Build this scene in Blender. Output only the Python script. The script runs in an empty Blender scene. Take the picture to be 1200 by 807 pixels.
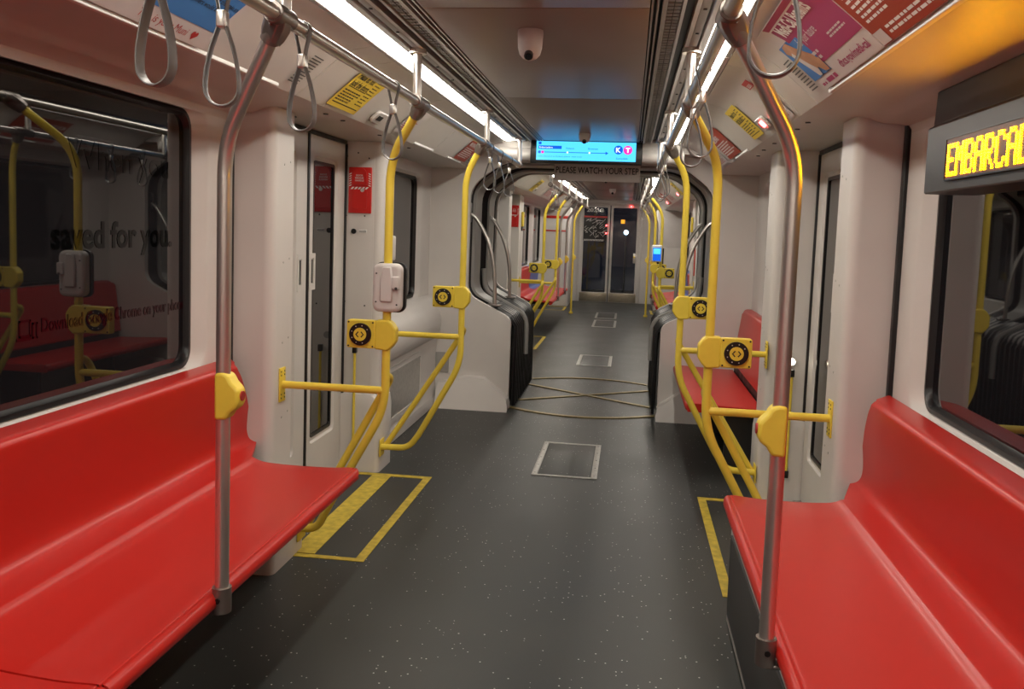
import bpy, bmesh, math, random
from mathutils import Vector, Matrix
random.seed(7)
SC = bpy.context.scene
COL = SC.collection
# ------------------------------------------------------------------ camera
CX, CH = 0.322, 1.45
F, PX, PY = 1020.0, 600.0, 355.0
def _d(x, y): return Vector(((x-PX)/F, (PY-y)/F, -1.0))
_V = (738.0, 274.0); _R = .035
_Y = _d(*_V).normalized()
_t = _d(_V[0]+100, _V[1]+100*_R); _X = (_t - _Y*_t.dot(_Y)).normalized(); _Z = _X.cross(_Y)
cam = bpy.data.cameras.new('camera'); camo = bpy.data.objects.new('camera', cam); COL.objects.link(camo)
rot = Matrix((_X, _Y, _Z))
camo.matrix_world = Matrix.Translation((CX, 0, CH)) @ rot.to_4x4()
cam.sensor_width = 36; cam.lens = F/1200*36; cam.shift_y = -(403.5-PY)/1200; cam.clip_start = .02; cam.clip_end = 200
SC.camera = camo
# ------------------------------------------------------------------ world and exposure
SC.view_settings.view_transform = 'Standard'; SC.view_settings.look = 'None'
SC.view_settings.gamma = 1.0; SC.view_settings.use_curve_mapping = False
SC.view_settings.exposure = 0.66
w = bpy.data.worlds.new('night'); SC.world = w; w.use_nodes = True
w.node_tree.nodes['Background'].inputs[0].default_value = (.01, .012, .02, 1)
w.node_tree.nodes['Background'].inputs[1].default_value = .3
LIGHT_POWER = 15.0       # the fluorescent strips
SCREEN_POWER = 1.0
LED_POWER = 3.0
# ------------------------------------------------------------------ materials
def mat(name, col, rough=.5, metal=0.0, spec=.5, noise=0.0, nscale=8, bump=0.0, bscale=60, emit=None, es=0, coat=0, ior=1.45, rvar=0.0):
    m = bpy.data.materials.new(name); m.use_nodes = True
    nt = m.node_tree; b = nt.nodes['Principled BSDF']
    b.inputs['Base Color'].default_value = (*col, 1); b.inputs['Roughness'].default_value = rough
    b.inputs['Metallic'].default_value = metal; b.inputs['IOR'].default_value = ior
    b.inputs['Specular IOR Level'].default_value = spec; b.inputs['Coat Weight'].default_value = coat
    b.inputs['Coat Roughness'].default_value = .12
    if emit: b.inputs['Emission Color'].default_value = (*emit, 1); b.inputs['Emission Strength'].default_value = es
    if noise or bump or rvar:
        tc = nt.nodes.new('ShaderNodeTexCoord')
        n = nt.nodes.new('ShaderNodeTexNoise'); n.inputs['Scale'].default_value = nscale; n.inputs['Detail'].default_value = 5
        nt.links.new(tc.outputs['Object'], n.inputs['Vector'])
    if noise:
        mr = nt.nodes.new('ShaderNodeMapRange'); mr.inputs[1].default_value = .3; mr.inputs[2].default_value = .7
        mr.inputs[3].default_value = 1-noise; mr.inputs[4].default_value = 1+noise*.5
        nt.links.new(n.outputs['Fac'], mr.inputs[0])
        mx = nt.nodes.new('ShaderNodeVectorMath'); mx.operation = 'SCALE'; mx.inputs[0].default_value = col
        nt.links.new(mr.outputs[0], mx.inputs['Scale']); nt.links.new(mx.outputs[0], b.inputs['Base Color'])
    if rvar:
        mr = nt.nodes.new('ShaderNodeMapRange'); mr.inputs[1].default_value = .3; mr.inputs[2].default_value = .7
        mr.inputs[3].default_value = rough-rvar; mr.inputs[4].default_value = rough+rvar
        nt.links.new(n.outputs['Fac'], mr.inputs[0]); nt.links.new(mr.outputs[0], b.inputs['Roughness'])
    if bump:
        n2 = nt.nodes.new('ShaderNodeTexNoise'); n2.inputs['Scale'].default_value = bscale; nt.links.new(tc.outputs['Object'], n2.inputs['Vector'])
        bp = nt.nodes.new('ShaderNodeBump'); bp.inputs['Strength'].default_value = bump; bp.inputs['Distance'].default_value = .002
        nt.links.new(n2.outputs['Fac'], bp.inputs['Height']); nt.links.new(bp.outputs[0], b.inputs['Normal'])
    return m
M = {}
M['wall'] = mat('wall_plastic', (.66, .63, .60), .38, noise=.05, nscale=3, bump=.05, bscale=200)
M['cove'] = mat('cove_plastic', (.60, .57, .53), .4, noise=.04, nscale=4)
M['soffit'] = mat('soffit_plastic', (.58, .54, .50), .4, noise=.04, nscale=4)
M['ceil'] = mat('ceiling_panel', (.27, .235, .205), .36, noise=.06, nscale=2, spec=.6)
M['grille'] = mat('grille_metal', (.20, .185, .165), .45, metal=.3)
M['dark'] = mat('dark_gap', (.012, .012, .012), .6)
M['rubber'] = mat('black_rubber', (.012, .012, .013), .42, spec=.5, rvar=.1)
M['gasket'] = mat('window_gasket', (.008, .008, .009), .3)
M['glass'] = mat('dark_glazing', (.010, .010, .012), .02, spec=.5, ior=1.75)
M['seat'] = mat('red_seat_plastic', (.52, .017, .011), .33, bump=.04, bscale=300, spec=.55)
M['blueseat'] = mat('blue_seat_plastic', (.08, .14, .42), .35, noise=.05)
M['steel'] = mat('brushed_steel', (.66, .63, .59), .28, metal=.85)
M['cast'] = mat('cast_fitting', (.30, .27, .25), .38, metal=.85, noise=.06)
M['yellow'] = mat('yellow_powdercoat', (.82, .63, .075), .33, noise=.05, nscale=15)
M['yplast'] = mat('yellow_plastic', (.80, .61, .065), .42, noise=.05, nscale=20)
M['ypaint'] = mat('yellow_floor_tape', (.60, .45, .05), .55, noise=.3, nscale=25)
M['brass'] = mat('worn_brass_strip', (.30, .23, .09), .45, metal=.5, noise=.25, nscale=20)
M['strap'] = mat('grey_strap', (.17, .165, .16), .42, noise=.08, nscale=60)
M['black'] = mat('black_plastic', (.010, .010, .010), .3)
M['charcoal'] = mat('charcoal_housing', (.045, .043, .042), .4, noise=.1)
M['signcase'] = mat('sign_case_black', (.026, .025, .025), .42, noise=.1)
M['panelgrey'] = mat('grey_painted_frame', (.62, .62, .60), .5, noise=.08)
M['clearglass'] = mat('clear_night_glazing', (1, 1, 1), .0, ior=1.5)
M['clearglass'].node_tree.nodes['Principled BSDF'].inputs['Transmission Weight'].default_value = 1.0
M['greyp'] = mat('grey_frame_panel', (.33, .325, .31), .42, noise=.05)
M['bulk'] = mat('gangway_grey', (.40, .39, .37), .42, noise=.05)
M['silverpaint'] = mat('silver_paint', (.45, .44, .43), .35, metal=.5)
M['alu'] = mat('aluminium_frame', (.50, .49, .46), .4, metal=.7, noise=.15, nscale=40)
M['kick'] = mat('stainless_kickplate', (.42, .38, .30), .3, metal=.9, noise=.1, nscale=20)
M['red'] = mat('red_enamel', (.60, .022, .018), .3, noise=.04)
M['white'] = mat('white_print', (.78, .78, .76), .5)
M['wplast'] = mat('white_device_plastic', (.62, .59, .57), .35, noise=.05)
M['signyellow'] = mat('yellow_sign_print', (.78, .58, .06), .5)
M['ink'] = mat('black_ink', (.015, .015, .015), .5)
M['inkgrey'] = mat('grey_ink', (.30, .29, .28), .5)
M['blue'] = mat('blue_poster', (.05, .20, .52), .45)
M['poster'] = mat('pale_poster', (.60, .56, .54), .45)
M['pink'] = mat('magenta_poster', (.36, .035, .13), .45)
M['brick'] = mat('brick_red_poster', (.36, .045, .02), .45)
M['skin'] = mat('tan_print', (.50, .26, .15), .5, noise=.3, nscale=14)
M['redink'] = mat('red_ink', (.42, .03, .03), .5)
M['brownink'] = mat('dark_window_lettering', (.001, .001, .001), .02, ior=1.42)
M['faintink'] = mat('faint_window_lettering', (.003, .003, .003), .02, ior=1.62)
M['maroonink'] = mat('maroon_window_lettering', (.030, .002, .005), .02, ior=1.45)
M['light'] = mat('strip_diffuser', (.9, .9, .88), .5, emit=(1.0, .93, .82), es=LIGHT_POWER)
M['screenblue'] = mat('lit_screen_blue', (.0, .05, .1), .2, emit=(.07, .50, 1.0), es=SCREEN_POWER*1.1)
M['screendark'] = mat('screen_dark_blue', (.0, .01, .05), .2, emit=(.005, .09, .55), es=SCREEN_POWER)
M['screenwhite'] = mat('screen_white', (.1, .1, .1), .2, emit=(.8, .95, 1.0), es=SCREEN_POWER)
M['screenpink'] = mat('screen_magenta', (.1, .0, .05), .2, emit=(.75, .03, .35), es=SCREEN_POWER)
M['led'] = mat('led_amber', (.2, .1, 0), .3, emit=(1.0, .40, .0), es=LED_POWER*9)
M['ledback'] = mat('led_board', (.10, .035, .012), .35)
M['redlamp'] = mat('red_indicator', (.4, 0, 0), .3, emit=(1.0, .05, .05), es=14)
M['whitelamp'] = mat('white_indicator', (.5, .5, .5), .3, emit=(1.0, .9, .7), es=10)
M['bluelamp'] = mat('blue_white_lamp', (.3, .4, .5), .3, emit=(.5, .8, 1.0), es=6)
M['amberglow'] = mat('amber_sticker_glow', (.4, .2, 0), .3, emit=(1.0, .35, .02), es=.8)  # for a sticker, not a lamp: its glow is put into the colour
def floor_mat():
    m = bpy.data.materials.new('speckled_floor'); m.use_nodes = True; nt = m.node_tree; b = nt.nodes['Principled BSDF']
    tc = nt.nodes.new('ShaderNodeTexCoord')
    n = nt.nodes.new('ShaderNodeTexNoise'); n.inputs['Scale'].default_value = 2.5; n.inputs['Detail'].default_value = 6
    v = nt.nodes.new('ShaderNodeTexVoronoi'); v.inputs['Scale'].default_value = 55; v.feature = 'F1'
    g = nt.nodes.new('ShaderNodeTexNoise'); g.inputs['Scale'].default_value = 3.0; g.inputs['Detail'].default_value = 3
    for x in (n, v, g): nt.links.new(tc.outputs['Object'], x.inputs['Vector'])
    lt = nt.nodes.new('ShaderNodeMath'); lt.operation = 'LESS_THAN'; lt.inputs[1].default_value = .16
    nt.links.new(v.outputs['Distance'], lt.inputs[0])
    sep = nt.nodes.new('ShaderNodeSeparateColor'); nt.links.new(v.outputs['Color'], sep.inputs[0])
    gt = nt.nodes.new('ShaderNodeMath'); gt.operation = 'GREATER_THAN'; gt.inputs[1].default_value = .82
    nt.links.new(sep.outputs[0], gt.inputs[0])
    gg = nt.nodes.new('ShaderNodeMath'); gg.operation = 'GREATER_THAN'; gg.inputs[1].default_value = .42
    nt.links.new(g.outputs['Fac'], gg.inputs[0])
    m1 = nt.nodes.new('ShaderNodeMath'); m1.operation = 'MULTIPLY'; nt.links.new(lt.outputs[0], m1.inputs[0]); nt.links.new(gt.outputs[0], m1.inputs[1])
    m2 = nt.nodes.new('ShaderNodeMath'); m2.operation = 'MULTIPLY'; nt.links.new(m1.outputs[0], m2.inputs[0]); nt.links.new(gg.outputs[0], m2.inputs[1])
    cr = nt.nodes.new('ShaderNodeValToRGB'); cr.color_ramp.elements[0].position = .3; cr.color_ramp.elements[1].position = .72
    cr.color_ramp.elements[0].color = (.026, .029, .028, 1); cr.color_ramp.elements[1].color = (.046, .049, .046, 1)
    nt.links.new(n.outputs['Fac'], cr.inputs[0])
    mx = nt.nodes.new('ShaderNodeMix'); mx.data_type = 'RGBA'; mx.inputs[7].default_value = (.65, .65, .62, 1)
    nt.links.new(m2.outputs[0], mx.inputs[0]); nt.links.new(cr.outputs[0], mx.inputs[6]); nt.links.new(mx.outputs[2], b.inputs['Base Color'])
    b.inputs['Roughness'].default_value = .42
    mr = nt.nodes.new('ShaderNodeMapRange'); mr.inputs[3].default_value = .34; mr.inputs[4].default_value = .52
    nt.links.new(n.outputs['Fac'], mr.inputs[0]); nt.links.new(mr.outputs[0], b.inputs['Roughness'])
    f = nt.nodes.new('ShaderNodeTexNoise'); f.inputs['Scale'].default_value = 400; nt.links.new(tc.outputs['Object'], f.inputs['Vector'])
    bp = nt.nodes.new('ShaderNodeBump'); bp.inputs['Strength'].default_value = .25; bp.inputs['Distance'].default_value = .001
    nt.links.new(f.outputs['Fac'], bp.inputs['Height']); nt.links.new(bp.outputs[0], b.inputs['Normal'])
    return m
M['floor'] = floor_mat()
# ------------------------------------------------------------------ helpers
LABELS = set()
class MB:
    def __init__(s): s.v = []; s.f = []; s.fm = []
    def add(s, vs, fs):
        o = len(s.v); s.v += [tuple(p) for p in vs]; s.f += [tuple(i+o for i in f) for f in fs]
    def box(s, x0, x1, y0, y1, z0, z1, bev=0.0):
        x0, x1 = min(x0, x1), max(x0, x1); y0, y1 = min(y0, y1), max(y0, y1); z0, z1 = min(z0, z1), max(z0, z1)
        bm = bmesh.new(); bmesh.ops.create_cube(bm, size=1)
        for v in bm.verts: v.co = Vector(((x0+x1)/2+v.co.x*(x1-x0), (y0+y1)/2+v.co.y*(y1-y0), (z0+z1)/2+v.co.z*(z1-z0)))
        if bev > 0: bmesh.ops.bevel(bm, geom=bm.edges[:], offset=min(bev, .45*min(x1-x0, y1-y0, z1-z0)), segments=3, profile=.5, affect='EDGES')
        s.addbm(bm); return s
    def addbm(s, bm, mtx=None):
        bm.verts.index_update()
        s.add([(mtx @ v.co if mtx else v.co) for v in bm.verts], [[v.index for v in f.verts] for f in bm.faces]); bm.free()
    def tube(s, pts, r, n=16, closed=False, caps=True, ry=None, up=None):
        pts = [Vector(p) for p in pts]; N = len(pts)
        T = []
        for i in range(N):
            a = pts[(i-1) % N] if (closed or i > 0) else pts[0]; b = pts[(i+1) % N] if (closed or i < N-1) else pts[-1]
            T.append((b-a).normalized())
        u = Vector(up) if up else (Vector((0, 0, 1)) if abs(T[0].z) < .9 else Vector((1, 0, 0)))
        o = len(s.v); rr = ry if ry else r
        for i in range(N):
            if up: u = Vector(up)
            u = (u - T[i]*u.dot(T[i])).normalized(); w_ = T[i].cross(u)
            for k in range(n):
                a = 2*math.pi*k/n; s.v.append(tuple(pts[i]+u*math.cos(a)*r+w_*math.sin(a)*rr))
        L = N if closed else N-1
        for i in range(L):
            for k in range(n):
                a = o+i*n+k; b = o+i*n+(k+1) % n; c = o+((i+1) % N)*n+(k+1) % n; d = o+((i+1) % N)*n+k
                s.f.append((a, b, c, d))
        if caps and not closed:
            s.f.append(tuple(o+k for k in range(n))[::-1]); s.f.append(tuple(o+(N-1)*n+k for k in range(n)))
        return s
    def cyl(s, a, b, r, n=20): return s.tube([a, b], r, n)
    def prism(s, poly, to3, d0, d1):
        """poly: 2D outline; to3(u,v,d) -> point; extruded between depths d0 and d1"""
        n = len(poly); vs = [to3(u, v, d0) for u, v in poly]+[to3(u, v, d1) for u, v in poly]
        fs = [tuple(range(n))[::-1], tuple(range(n, 2*n))]+[(i, (i+1) % n, n+(i+1) % n, n+i) for i in range(n)]
        s.add(vs, fs); return s
    def grid(s, rows, closed=False):
        """rows: list of equal-length point lists"""
        o = len(s.v); m = len(rows[0])
        for r in rows: s.v += [tuple(p) for p in r]
        for i in range(len(rows)-1):
            for j in range(m-1 if not closed else m):
                s.f.append((o+i*m+j, o+i*m+(j+1) % m, o+(i+1)*m+(j+1) % m, o+(i+1)*m+j))
        return s
    def build(s, name, material, parent=None, label=None, cat=None, group=None, kind=None, base=None, sharp=35, mods=None):
        me = bpy.data.meshes.new(name)
        if parent is not None: b = Vector(parent['_w'])
        elif base is not None: b = Vector(base)
        else:
            xs = [p[0] for p in s.v]; ys = [p[1] for p in s.v]; zs = [p[2] for p in s.v]
            b = Vector(((min(xs)+max(xs))/2, (min(ys)+max(ys))/2, min(zs)))
        me.from_pydata([(p[0]-b.x, p[1]-b.y, p[2]-b.z) for p in s.v], [], s.f); me.validate()
        bm = bmesh.new(); bm.from_mesh(me); bmesh.ops.recalc_face_normals(bm, faces=bm.faces); bm.to_mesh(me); bm.free()
        me.polygons.foreach_set('use_smooth', [True]*len(me.polygons)); me.set_sharp_from_angle(angle=math.radians(sharp))
        me.materials.append(M[material])
        o = bpy.data.objects.new(name, me); COL.objects.link(o)
        if parent is not None: o.parent = parent
        else: o.location = b
        o['_w'] = list(b)
        if mods: mods(o)
        props(o, label, cat, group, kind, parent)
        return o
def props(o, label, cat, group, kind, parent=None):
    if label:
        if parent is None:
            assert label not in LABELS, label
            LABELS.add(label); assert 4 <= len(label.split()) <= 16, label
        o['label'] = label
    if cat: o['category'] = cat
    if group: o['group'] = group
    if kind: o['kind'] = kind
def thing(name, loc, label, cat, group=None, kind=None):
    o = bpy.data.objects.new(name, None); COL.objects.link(o); o.location = loc; o['_w'] = list(loc); o.empty_display_size = .1
    props(o, label, cat, group, kind); return o
def copy_tree(o, loc, label):
    r = o.copy(); COL.objects.link(r); r.location = loc; r['_w'] = list(loc); assert label not in LABELS; LABELS.add(label); r['label'] = label
    for ch in list(o.children):
        c = ch.copy(); COL.objects.link(c); c.parent = r
        for g in list(ch.children):
            d = g.copy(); COL.objects.link(d); d.parent = c
    return r
def fillet(pts, r, n=8):
    pts = [Vector(p) for p in pts]; out = [pts[0]]
    for i in range(1, len(pts)-1):
        a, p, b = pts[i-1], pts[i], pts[i+1]; rr = r[i-1] if isinstance(r, (list, tuple)) else r
        u = (a-p); v = (b-p); d = min(rr, u.length*.49, v.length*.49); u.normalize(); v.normalize()
        p0 = p+u*d; p1 = p+v*d
        for k in range(n+1):
            t = k/n; out.append(p0*(1-t)**2+p*2*t*(1-t)+p1*t*t)
    out.append(pts[-1]); return out
def rrect(u0, u1, v0, v1, r, n=6):
    """rounded rectangle, counter-clockwise"""
    out = []
    for (cu, cv, a0) in ((u1-r, v1-r, 0), (u0+r, v1-r, 90), (u0+r, v0+r, 180), (u1-r, v0+r, 270)):
        for k in range(n+1):
            a = math.radians(a0+90*k/n); out.append((cu+r*math.cos(a), cv+r*math.sin(a)))
    return out
def arc(cx, cy, r, a0, a1, n=24): return [(cx+r*math.cos(math.radians(a0+(a1-a0)*k/n)), cy+r*math.sin(math.radians(a0+(a1-a0)*k/n))) for k in range(n+1)]
_tc = {}
def textdata(s, bold=0.0):
    key = (s, bold)
    if key not in _tc:
        c = bpy.data.curves.new('t', 'FONT'); c.body = s; c.size = 1; c.offset = bold; c.resolution_u = 3
        o = bpy.data.objects.new('t', c); me = bpy.data.meshes.new_from_object(o)
        vs = [(v.co.x, v.co.y) for v in me.vertices]; fs = [tuple(p.vertices) for p in me.polygons]
        bpy.data.objects.remove(o); bpy.data.meshes.remove(me); bpy.data.curves.remove(c)
        xs = [v[0] for v in vs]; _tc[key] = ([(x-min(xs), y) for x, y in vs], fs, max(xs)-min(xs))
    return _tc[key]
def text(mb, s, to3, u, v, h, width=None, align='l', bold=0.01, d=0.0):
    """cap height h; to3(u,v,d)"""
    vs, fs, w0 = textdata(s, bold); k = h/.70; kx = k if width is None else width/w0; W = w0*kx
    off = 0 if align == 'l' else (-W/2 if align == 'c' else -W)
    mb.add([to3(u+off+x*kx, v+y*k, d) for x, y in vs], fs); return mb
def lines(mb, to3, u0, u1, v, h, n, gap, d=0.0, ragged=.25, words=True):
    """rows of short dashes that stand for small print"""
    for i in range(n):
        vv = v-i*gap; u = u0; end = u1-random.random()*ragged*(u1-u0)
        while u < end:
            L = min(random.uniform(.6, 1.6)*h*3, end-u)
            mb.add([to3(u, vv, d), to3(u+L, vv, d), to3(u+L, vv+h, d), to3(u, vv+h, d)], [(0, 1, 2, 3)]); u += L+h*.8
    return mb
def sheet(to3, u0, u1, v0, v1, d=0.0, nv=8, th=.0015):
    mb = MB(); rows = []
    vs = [v0+(v1-v0)*k/nv for k in range(nv+1)]
    o = MB(); a = [[to3(u0, v, d), to3(u1, v, d)] for v in vs]; b = [[to3(u0, v, d-th), to3(u1, v, d-th)] for v in vs]
    loop = [[to3(u0, v, d) , to3(u1, v, d), to3(u1, v, d-th), to3(u0, v, d-th)] for v in vs]
    mb.grid(loop, closed=True); mb.add(loop[0], [(0, 1, 2, 3)]); mb.add(loop[-1], [(0, 1, 2, 3)]); return mb
# mirror about the gangway centre
GM = 7.70
def far(y): return 2*GM-y
# cove profile (half), by arc length from the light strip down
CP = [(.664, 2.115), (.735, 2.102), (.79, 2.073), (.85, 2.024), (.91, 1.972), (.948, 1.938)]
CL = [0]
for a, b in zip(CP, CP[1:]): CL.append(CL[-1]+math.hypot(b[0]-a[0], b[1]-a[1]))
def cove_at(v, d=0.0):
    v = max(0, min(CL[-1]-1e-6, v)); i = max(j for j in range(len(CP)-1) if CL[j] <= v); t = (v-CL[i])/(CL[i+1]-CL[i])
    a, b = CP[i], CP[i+1]; x = a[0]+(b[0]-a[0])*t; z = a[1]+(b[1]-a[1])*t
    L = CL[i+1]-CL[i]; nx, nz = (b[1]-a[1])/L, -(b[0]-a[0])/L     # into the car, downward
    return x+nx*d, z+nz*d
def cove_v(wd):
    for i in range(len(CP)-1):
        if wd <= CP[i+1][0]: return CL[i]+(CL[i+1]-CL[i])*(wd-CP[i][0])/(CP[i+1][0]-CP[i][0])
    return CL[-1]
def cove_to3(s, y0):
    """u runs to the reader's right, v up from the lower edge of the cove"""
    sg = 1 if s < 0 else -1
    def f(u, v, d=0.0):
        x, z = cove_at(CL[-1]-v, d+.006); return (s*x, y0+sg*u, z)
    return f
def wall_to3(s, W, y0, z0):
    sg = 1 if s < 0 else -1
    return lambda u, v, d=0.0: (s*(W-d), y0+sg*u, z0+v)
def face_to3(x0, y0, z0):      # plane across the car, seen from the camera's side
    return lambda u, v, d=0.0: (x0+u, y0-d, z0+v)

# ================================================================== STRUCTURE
YN, YF = -1.6, 18.4          # near and far ends
HW = 1.345                   # wall half width
fl = MB(); fl.box(-HW-.06, HW+.06, YN-.1, YF+.1, -.06, 0); fl.build('floor', 'floor', kind='structure')
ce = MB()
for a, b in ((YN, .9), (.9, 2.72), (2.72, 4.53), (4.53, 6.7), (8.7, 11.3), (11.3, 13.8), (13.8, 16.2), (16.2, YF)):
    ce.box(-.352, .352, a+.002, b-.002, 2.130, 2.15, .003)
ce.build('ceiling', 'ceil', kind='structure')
cb = MB(); cb.box(-.70, .70, YN, YF, 2.185, 2.20); cb.build('ceiling', 'dark', kind='structure')
# linear grilles between ceiling panel and lights
def vents(s, y0, y1, lab):
    t = thing('ceiling_vent', (s*.42, (y0+y1)/2, 2.12), lab, 'vent')
    m = MB()
    for x0, x1, z in ((.356, .362, 2.128), (.372, .378, 2.126), (.388, .402, 2.122), (.446, .456, 2.122), (.486, .500, 2.124)): m.box(s*x0, s*x1, y0, y1, z, z+.03)
    m.build('rail', 'silverpaint', t)
    m = MB(); y = y0+.02
    while y < y1-.05:
        for x0, x1 in ((.404, .422), (.425, .444)):
            m.box(s*x0, s*x1, y, y+.030, 2.130, 2.136)
        y += .042
    m.build('perforated_strip', 'grille', t)
    m = MB(); m.box(s*.500, s*.530, y0, y1, 2.126, 2.15, .003); m.build('side_cover', 'grille', t)
    m = MB()
    for k in range(int((y1-y0)/.32)): m.cyl((s*.515, y0+.15+k*.32, 2.122), (s*.515, y0+.15+k*.32, 2.128), .006, 10)
    m.build('screw', 'black', t, kind='stuff')
    m = MB(); m.box(s*.353, s*.532, y0, y1, 2.150, 2.16); m.build('backing', 'dark', t)
# lights
def striplight(s, y0, y1, lab, grp):
    t = thing('ceiling_light', (s*.60, (y0+y1)/2, 2.11), lab, 'light', grp)
    rows = []
    prof = [(.560, 2.126), (.572, 2.119), (.600, 2.115), (.628, 2.115), (.640, 2.120)]
    m = MB(); m.grid([[(s*x, y, z) for x, z in prof] for y in (y0+.004, y1-.004)])
    lo = len(m.v); m.add([(s*x, y, z) for y in (y0+.004, y1-.004) for x, z in (prof[0], (prof[0][0], 2.14), (prof[-1][0], 2.14), prof[-1])], [(0, 1, 5, 4), (1, 2, 6, 5), (2, 3, 7, 6)])
    m.build('diffuser', 'light', t)
    m = MB(); m.box(s*.534, s*.560, y0, y1, 2.116, 2.15, .004); m.box(s*.640, s*.660, y0, y1, 2.112, 2.15, .004); m.build('frame', 'silverpaint', t)
for s, side in ((-1, 'left'), (1, 'right')):
    vents(s, YN, 6.66, f'long dark slotted vent strip beside the near {side} ceiling light')
    vents(s, 8.75, YF-.3, f'dark slotted vent strip beside the far {side} ceiling light, beyond the gangway')
    striplight(s, YN, 3.36, f'bright white strip light along the {side} ceiling edge, nearest the viewer', 'near section strip lights')
    striplight(s, 3.37, 6.55, f'bright white strip light along the {side} ceiling, ending before the blue screen', 'near section strip lights')
    for i, (a, b) in enumerate(((8.9, 10.5), (10.6, 12.2), (12.3, 13.9), (14.0, 15.6), (15.7, 17.3))):
        striplight(s, a, b, f'small white strip light beyond the gangway on the {side}, ' + ('closest to the gangway', 'second from the gangway', 'third from the gangway', 'fourth from the gangway', 'closest to the cab doors')[i], 'far section strip lights')

# cove panels
def cove_panel(s, y0, y1):
    m = MB(); n = 14
    rows = []
    for y in (y0+.0025, y1-.0025):
        r = [cove_at(CL[-1]*k/n, 0) for k in range(n+1)]+[(.958, 1.930), (.958, 1.99)]+[cove_at(CL[-1]*k/n, -.012) for k in range(n, -1, -1)]
        rows.append([(s*x, y, z) for x, z in r])
    m.grid(rows, closed=True)
    for r in rows: m.add(r, [tuple(range(len(r)))])
    m.build('trim_1', 'cove', kind='structure')
NS = [YN, .55, 3.22, 3.52, 4.52, 5.50, 6.68]
for s in (-1, 1):
    for a, b in zip(NS, NS[1:]): cove_panel(s, a, b)
    FS = [8.72, 9.9, 10.88, 11.88, 12.2, 14.9, YF-.25]
    for a, b in zip(FS, FS[1:]): cove_panel(s, a, b)
    # dark backing that shows in the joints
    for a, b in ((YN, 6.68), (8.72, YF-.25)):
        m = MB(); r = [cove_at(CL[-1]*k/10, -.0125) for k in range(11)]+[cove_at(CL[-1]*k/10, -.02) for k in range(10, -1, -1)]
        m.grid([[(s*x, y, z) for x, z in r] for y in (a, b)], closed=True); m.build('trim_2', 'dark', kind='structure')
    # soffit: flat over the doors, curving down to the windows elsewhere
    def soffit(y0, y1, prof, name):
        m = MB(); rows = [[(s*x, y, z) for x, z in prof] for y in (y0, y1)]; m.grid(rows)
        back = [[(s*x, y, z+.015) for x, z in prof] for y in (y0, y1)]; m.grid(back)
        for k in (0, 1): m.add(rows[k]+back[k][::-1], [tuple(range(2*len(prof)))])
        m.build(name, 'soffit', kind='structure')
    flat = [(.958, 1.930), (1.0, 1.928), (1.45, 1.928)]
    curve = [(.958, 1.930), (1.05, 1.925), (1.17, 1.918), (1.20, 1.912), (1.225, 1.902), (1.245, 1.896), (1.31, 1.893), (1.335, 1.888), (1.3445, 1.874), (1.3445, 1.86)]
    soffit(YN, 3.47, curve, 'trim_3'); soffit(3.47, 6.93, flat, 'trim_3')
    soffit(8.47, far(3.47), flat, 'trim_3'); soffit(far(3.47), YF, curve, 'trim_3')
    # small screws and vent slots in the door soffit
    for Y, x in ((3.72, 1.02), (3.95, 1.02), (4.55, 1.02), (4.9, 1.02), (5.25, 1.04)):
        m = MB(); m.cyl((s*x, Y, 1.924), (s*x, Y, 1.929), .011, 12); m.build('trim_4', 'charcoal', kind='structure')
    m = MB(); m.box(s*1.20, s*1.28, 3.74, 3.84, 1.922, 1.9285); m.build('trim_4', 'black', kind='structure')

def holed(mb, to3, U0, U1, V0, V1, steps, n=8):
    """flat panel with a rounded window opening: steps = [(u0,u1,v0,v1,r,depth), ...]"""
    loops = []
    u0, u1, v0, v1, r, d = steps[0]
    inner = rrect(u0, u1, v0, v1, r, n)
    outer = []
    per = n+1
    for q, (cu, cv) in enumerate(((U1, V1), (U0, V1), (U0, V0), (U1, V0))):
        for k in range(per):
            t = k/n; uu, vv = inner[q*per+k]
            if q == 0: p = (U1, vv+(V1-vv)*min(1, 2*t)) if t <= .5 else (U1+(uu-U1)*(2*t-1), V1)
            elif q == 1: p = (uu+(U0-uu)*min(1, 2*t), V1) if t <= .5 else (U0, V1+(vv-V1)*(2*t-1))
            elif q == 2: p = (U0, vv+(V0-vv)*min(1, 2*t)) if t <= .5 else (U0+(uu-U0)*(2*t-1), V0)
            else: p = (uu+(U1-uu)*min(1, 2*t), V0) if t <= .5 else (U1, V0+(vv-V0)*(2*t-1))
            outer.append(p)
    rows = [[to3(u, v, 0) for u, v in outer]]
    for (u0, u1, v0, v1, r, d) in steps: rows.append([to3(u, v, -d) for u, v in rrect(u0, u1, v0, v1, r, n)])
    mb.grid(rows, closed=True)
WN = [0]
def window(s, W, y0, y1, z0, z1, r=.075, gl=.045, text_fn=None):
    """gasket and dark glazing in an opening of a side wall"""
    WN[0] += 1
    t = thing(f'window_{WN[0]}', (s*W, (y0+y1)/2, z0), None, None, kind='structure')
    t3 = lambda u, v, d=0.0: (s*(W-d), u, v)
    m = MB(); g = .026
    A = rrect(y0, y1, z0, z1, r); B = rrect(y0+g*.6, y1-g*.6, z0+g*.6, z1-g*.6, r*.9); Cc = rrect(y0+g, y1-g, z0+g, z1-g, r*.8)
    m.grid([[t3(u, v, -.004) for u, v in A], [t3(u, v, .006) for u, v in A], [t3(u, v, .008) for u, v in B], [t3(u, v, -.012) for u, v in Cc], [t3(u, v, -.03) for u, v in Cc]], closed=True)
    m.build('gasket', 'gasket', t)
    m = MB(); m.prism(Cc, t3, -.014, -.022); m.build('pane', 'glass', t)
    return t

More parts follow.
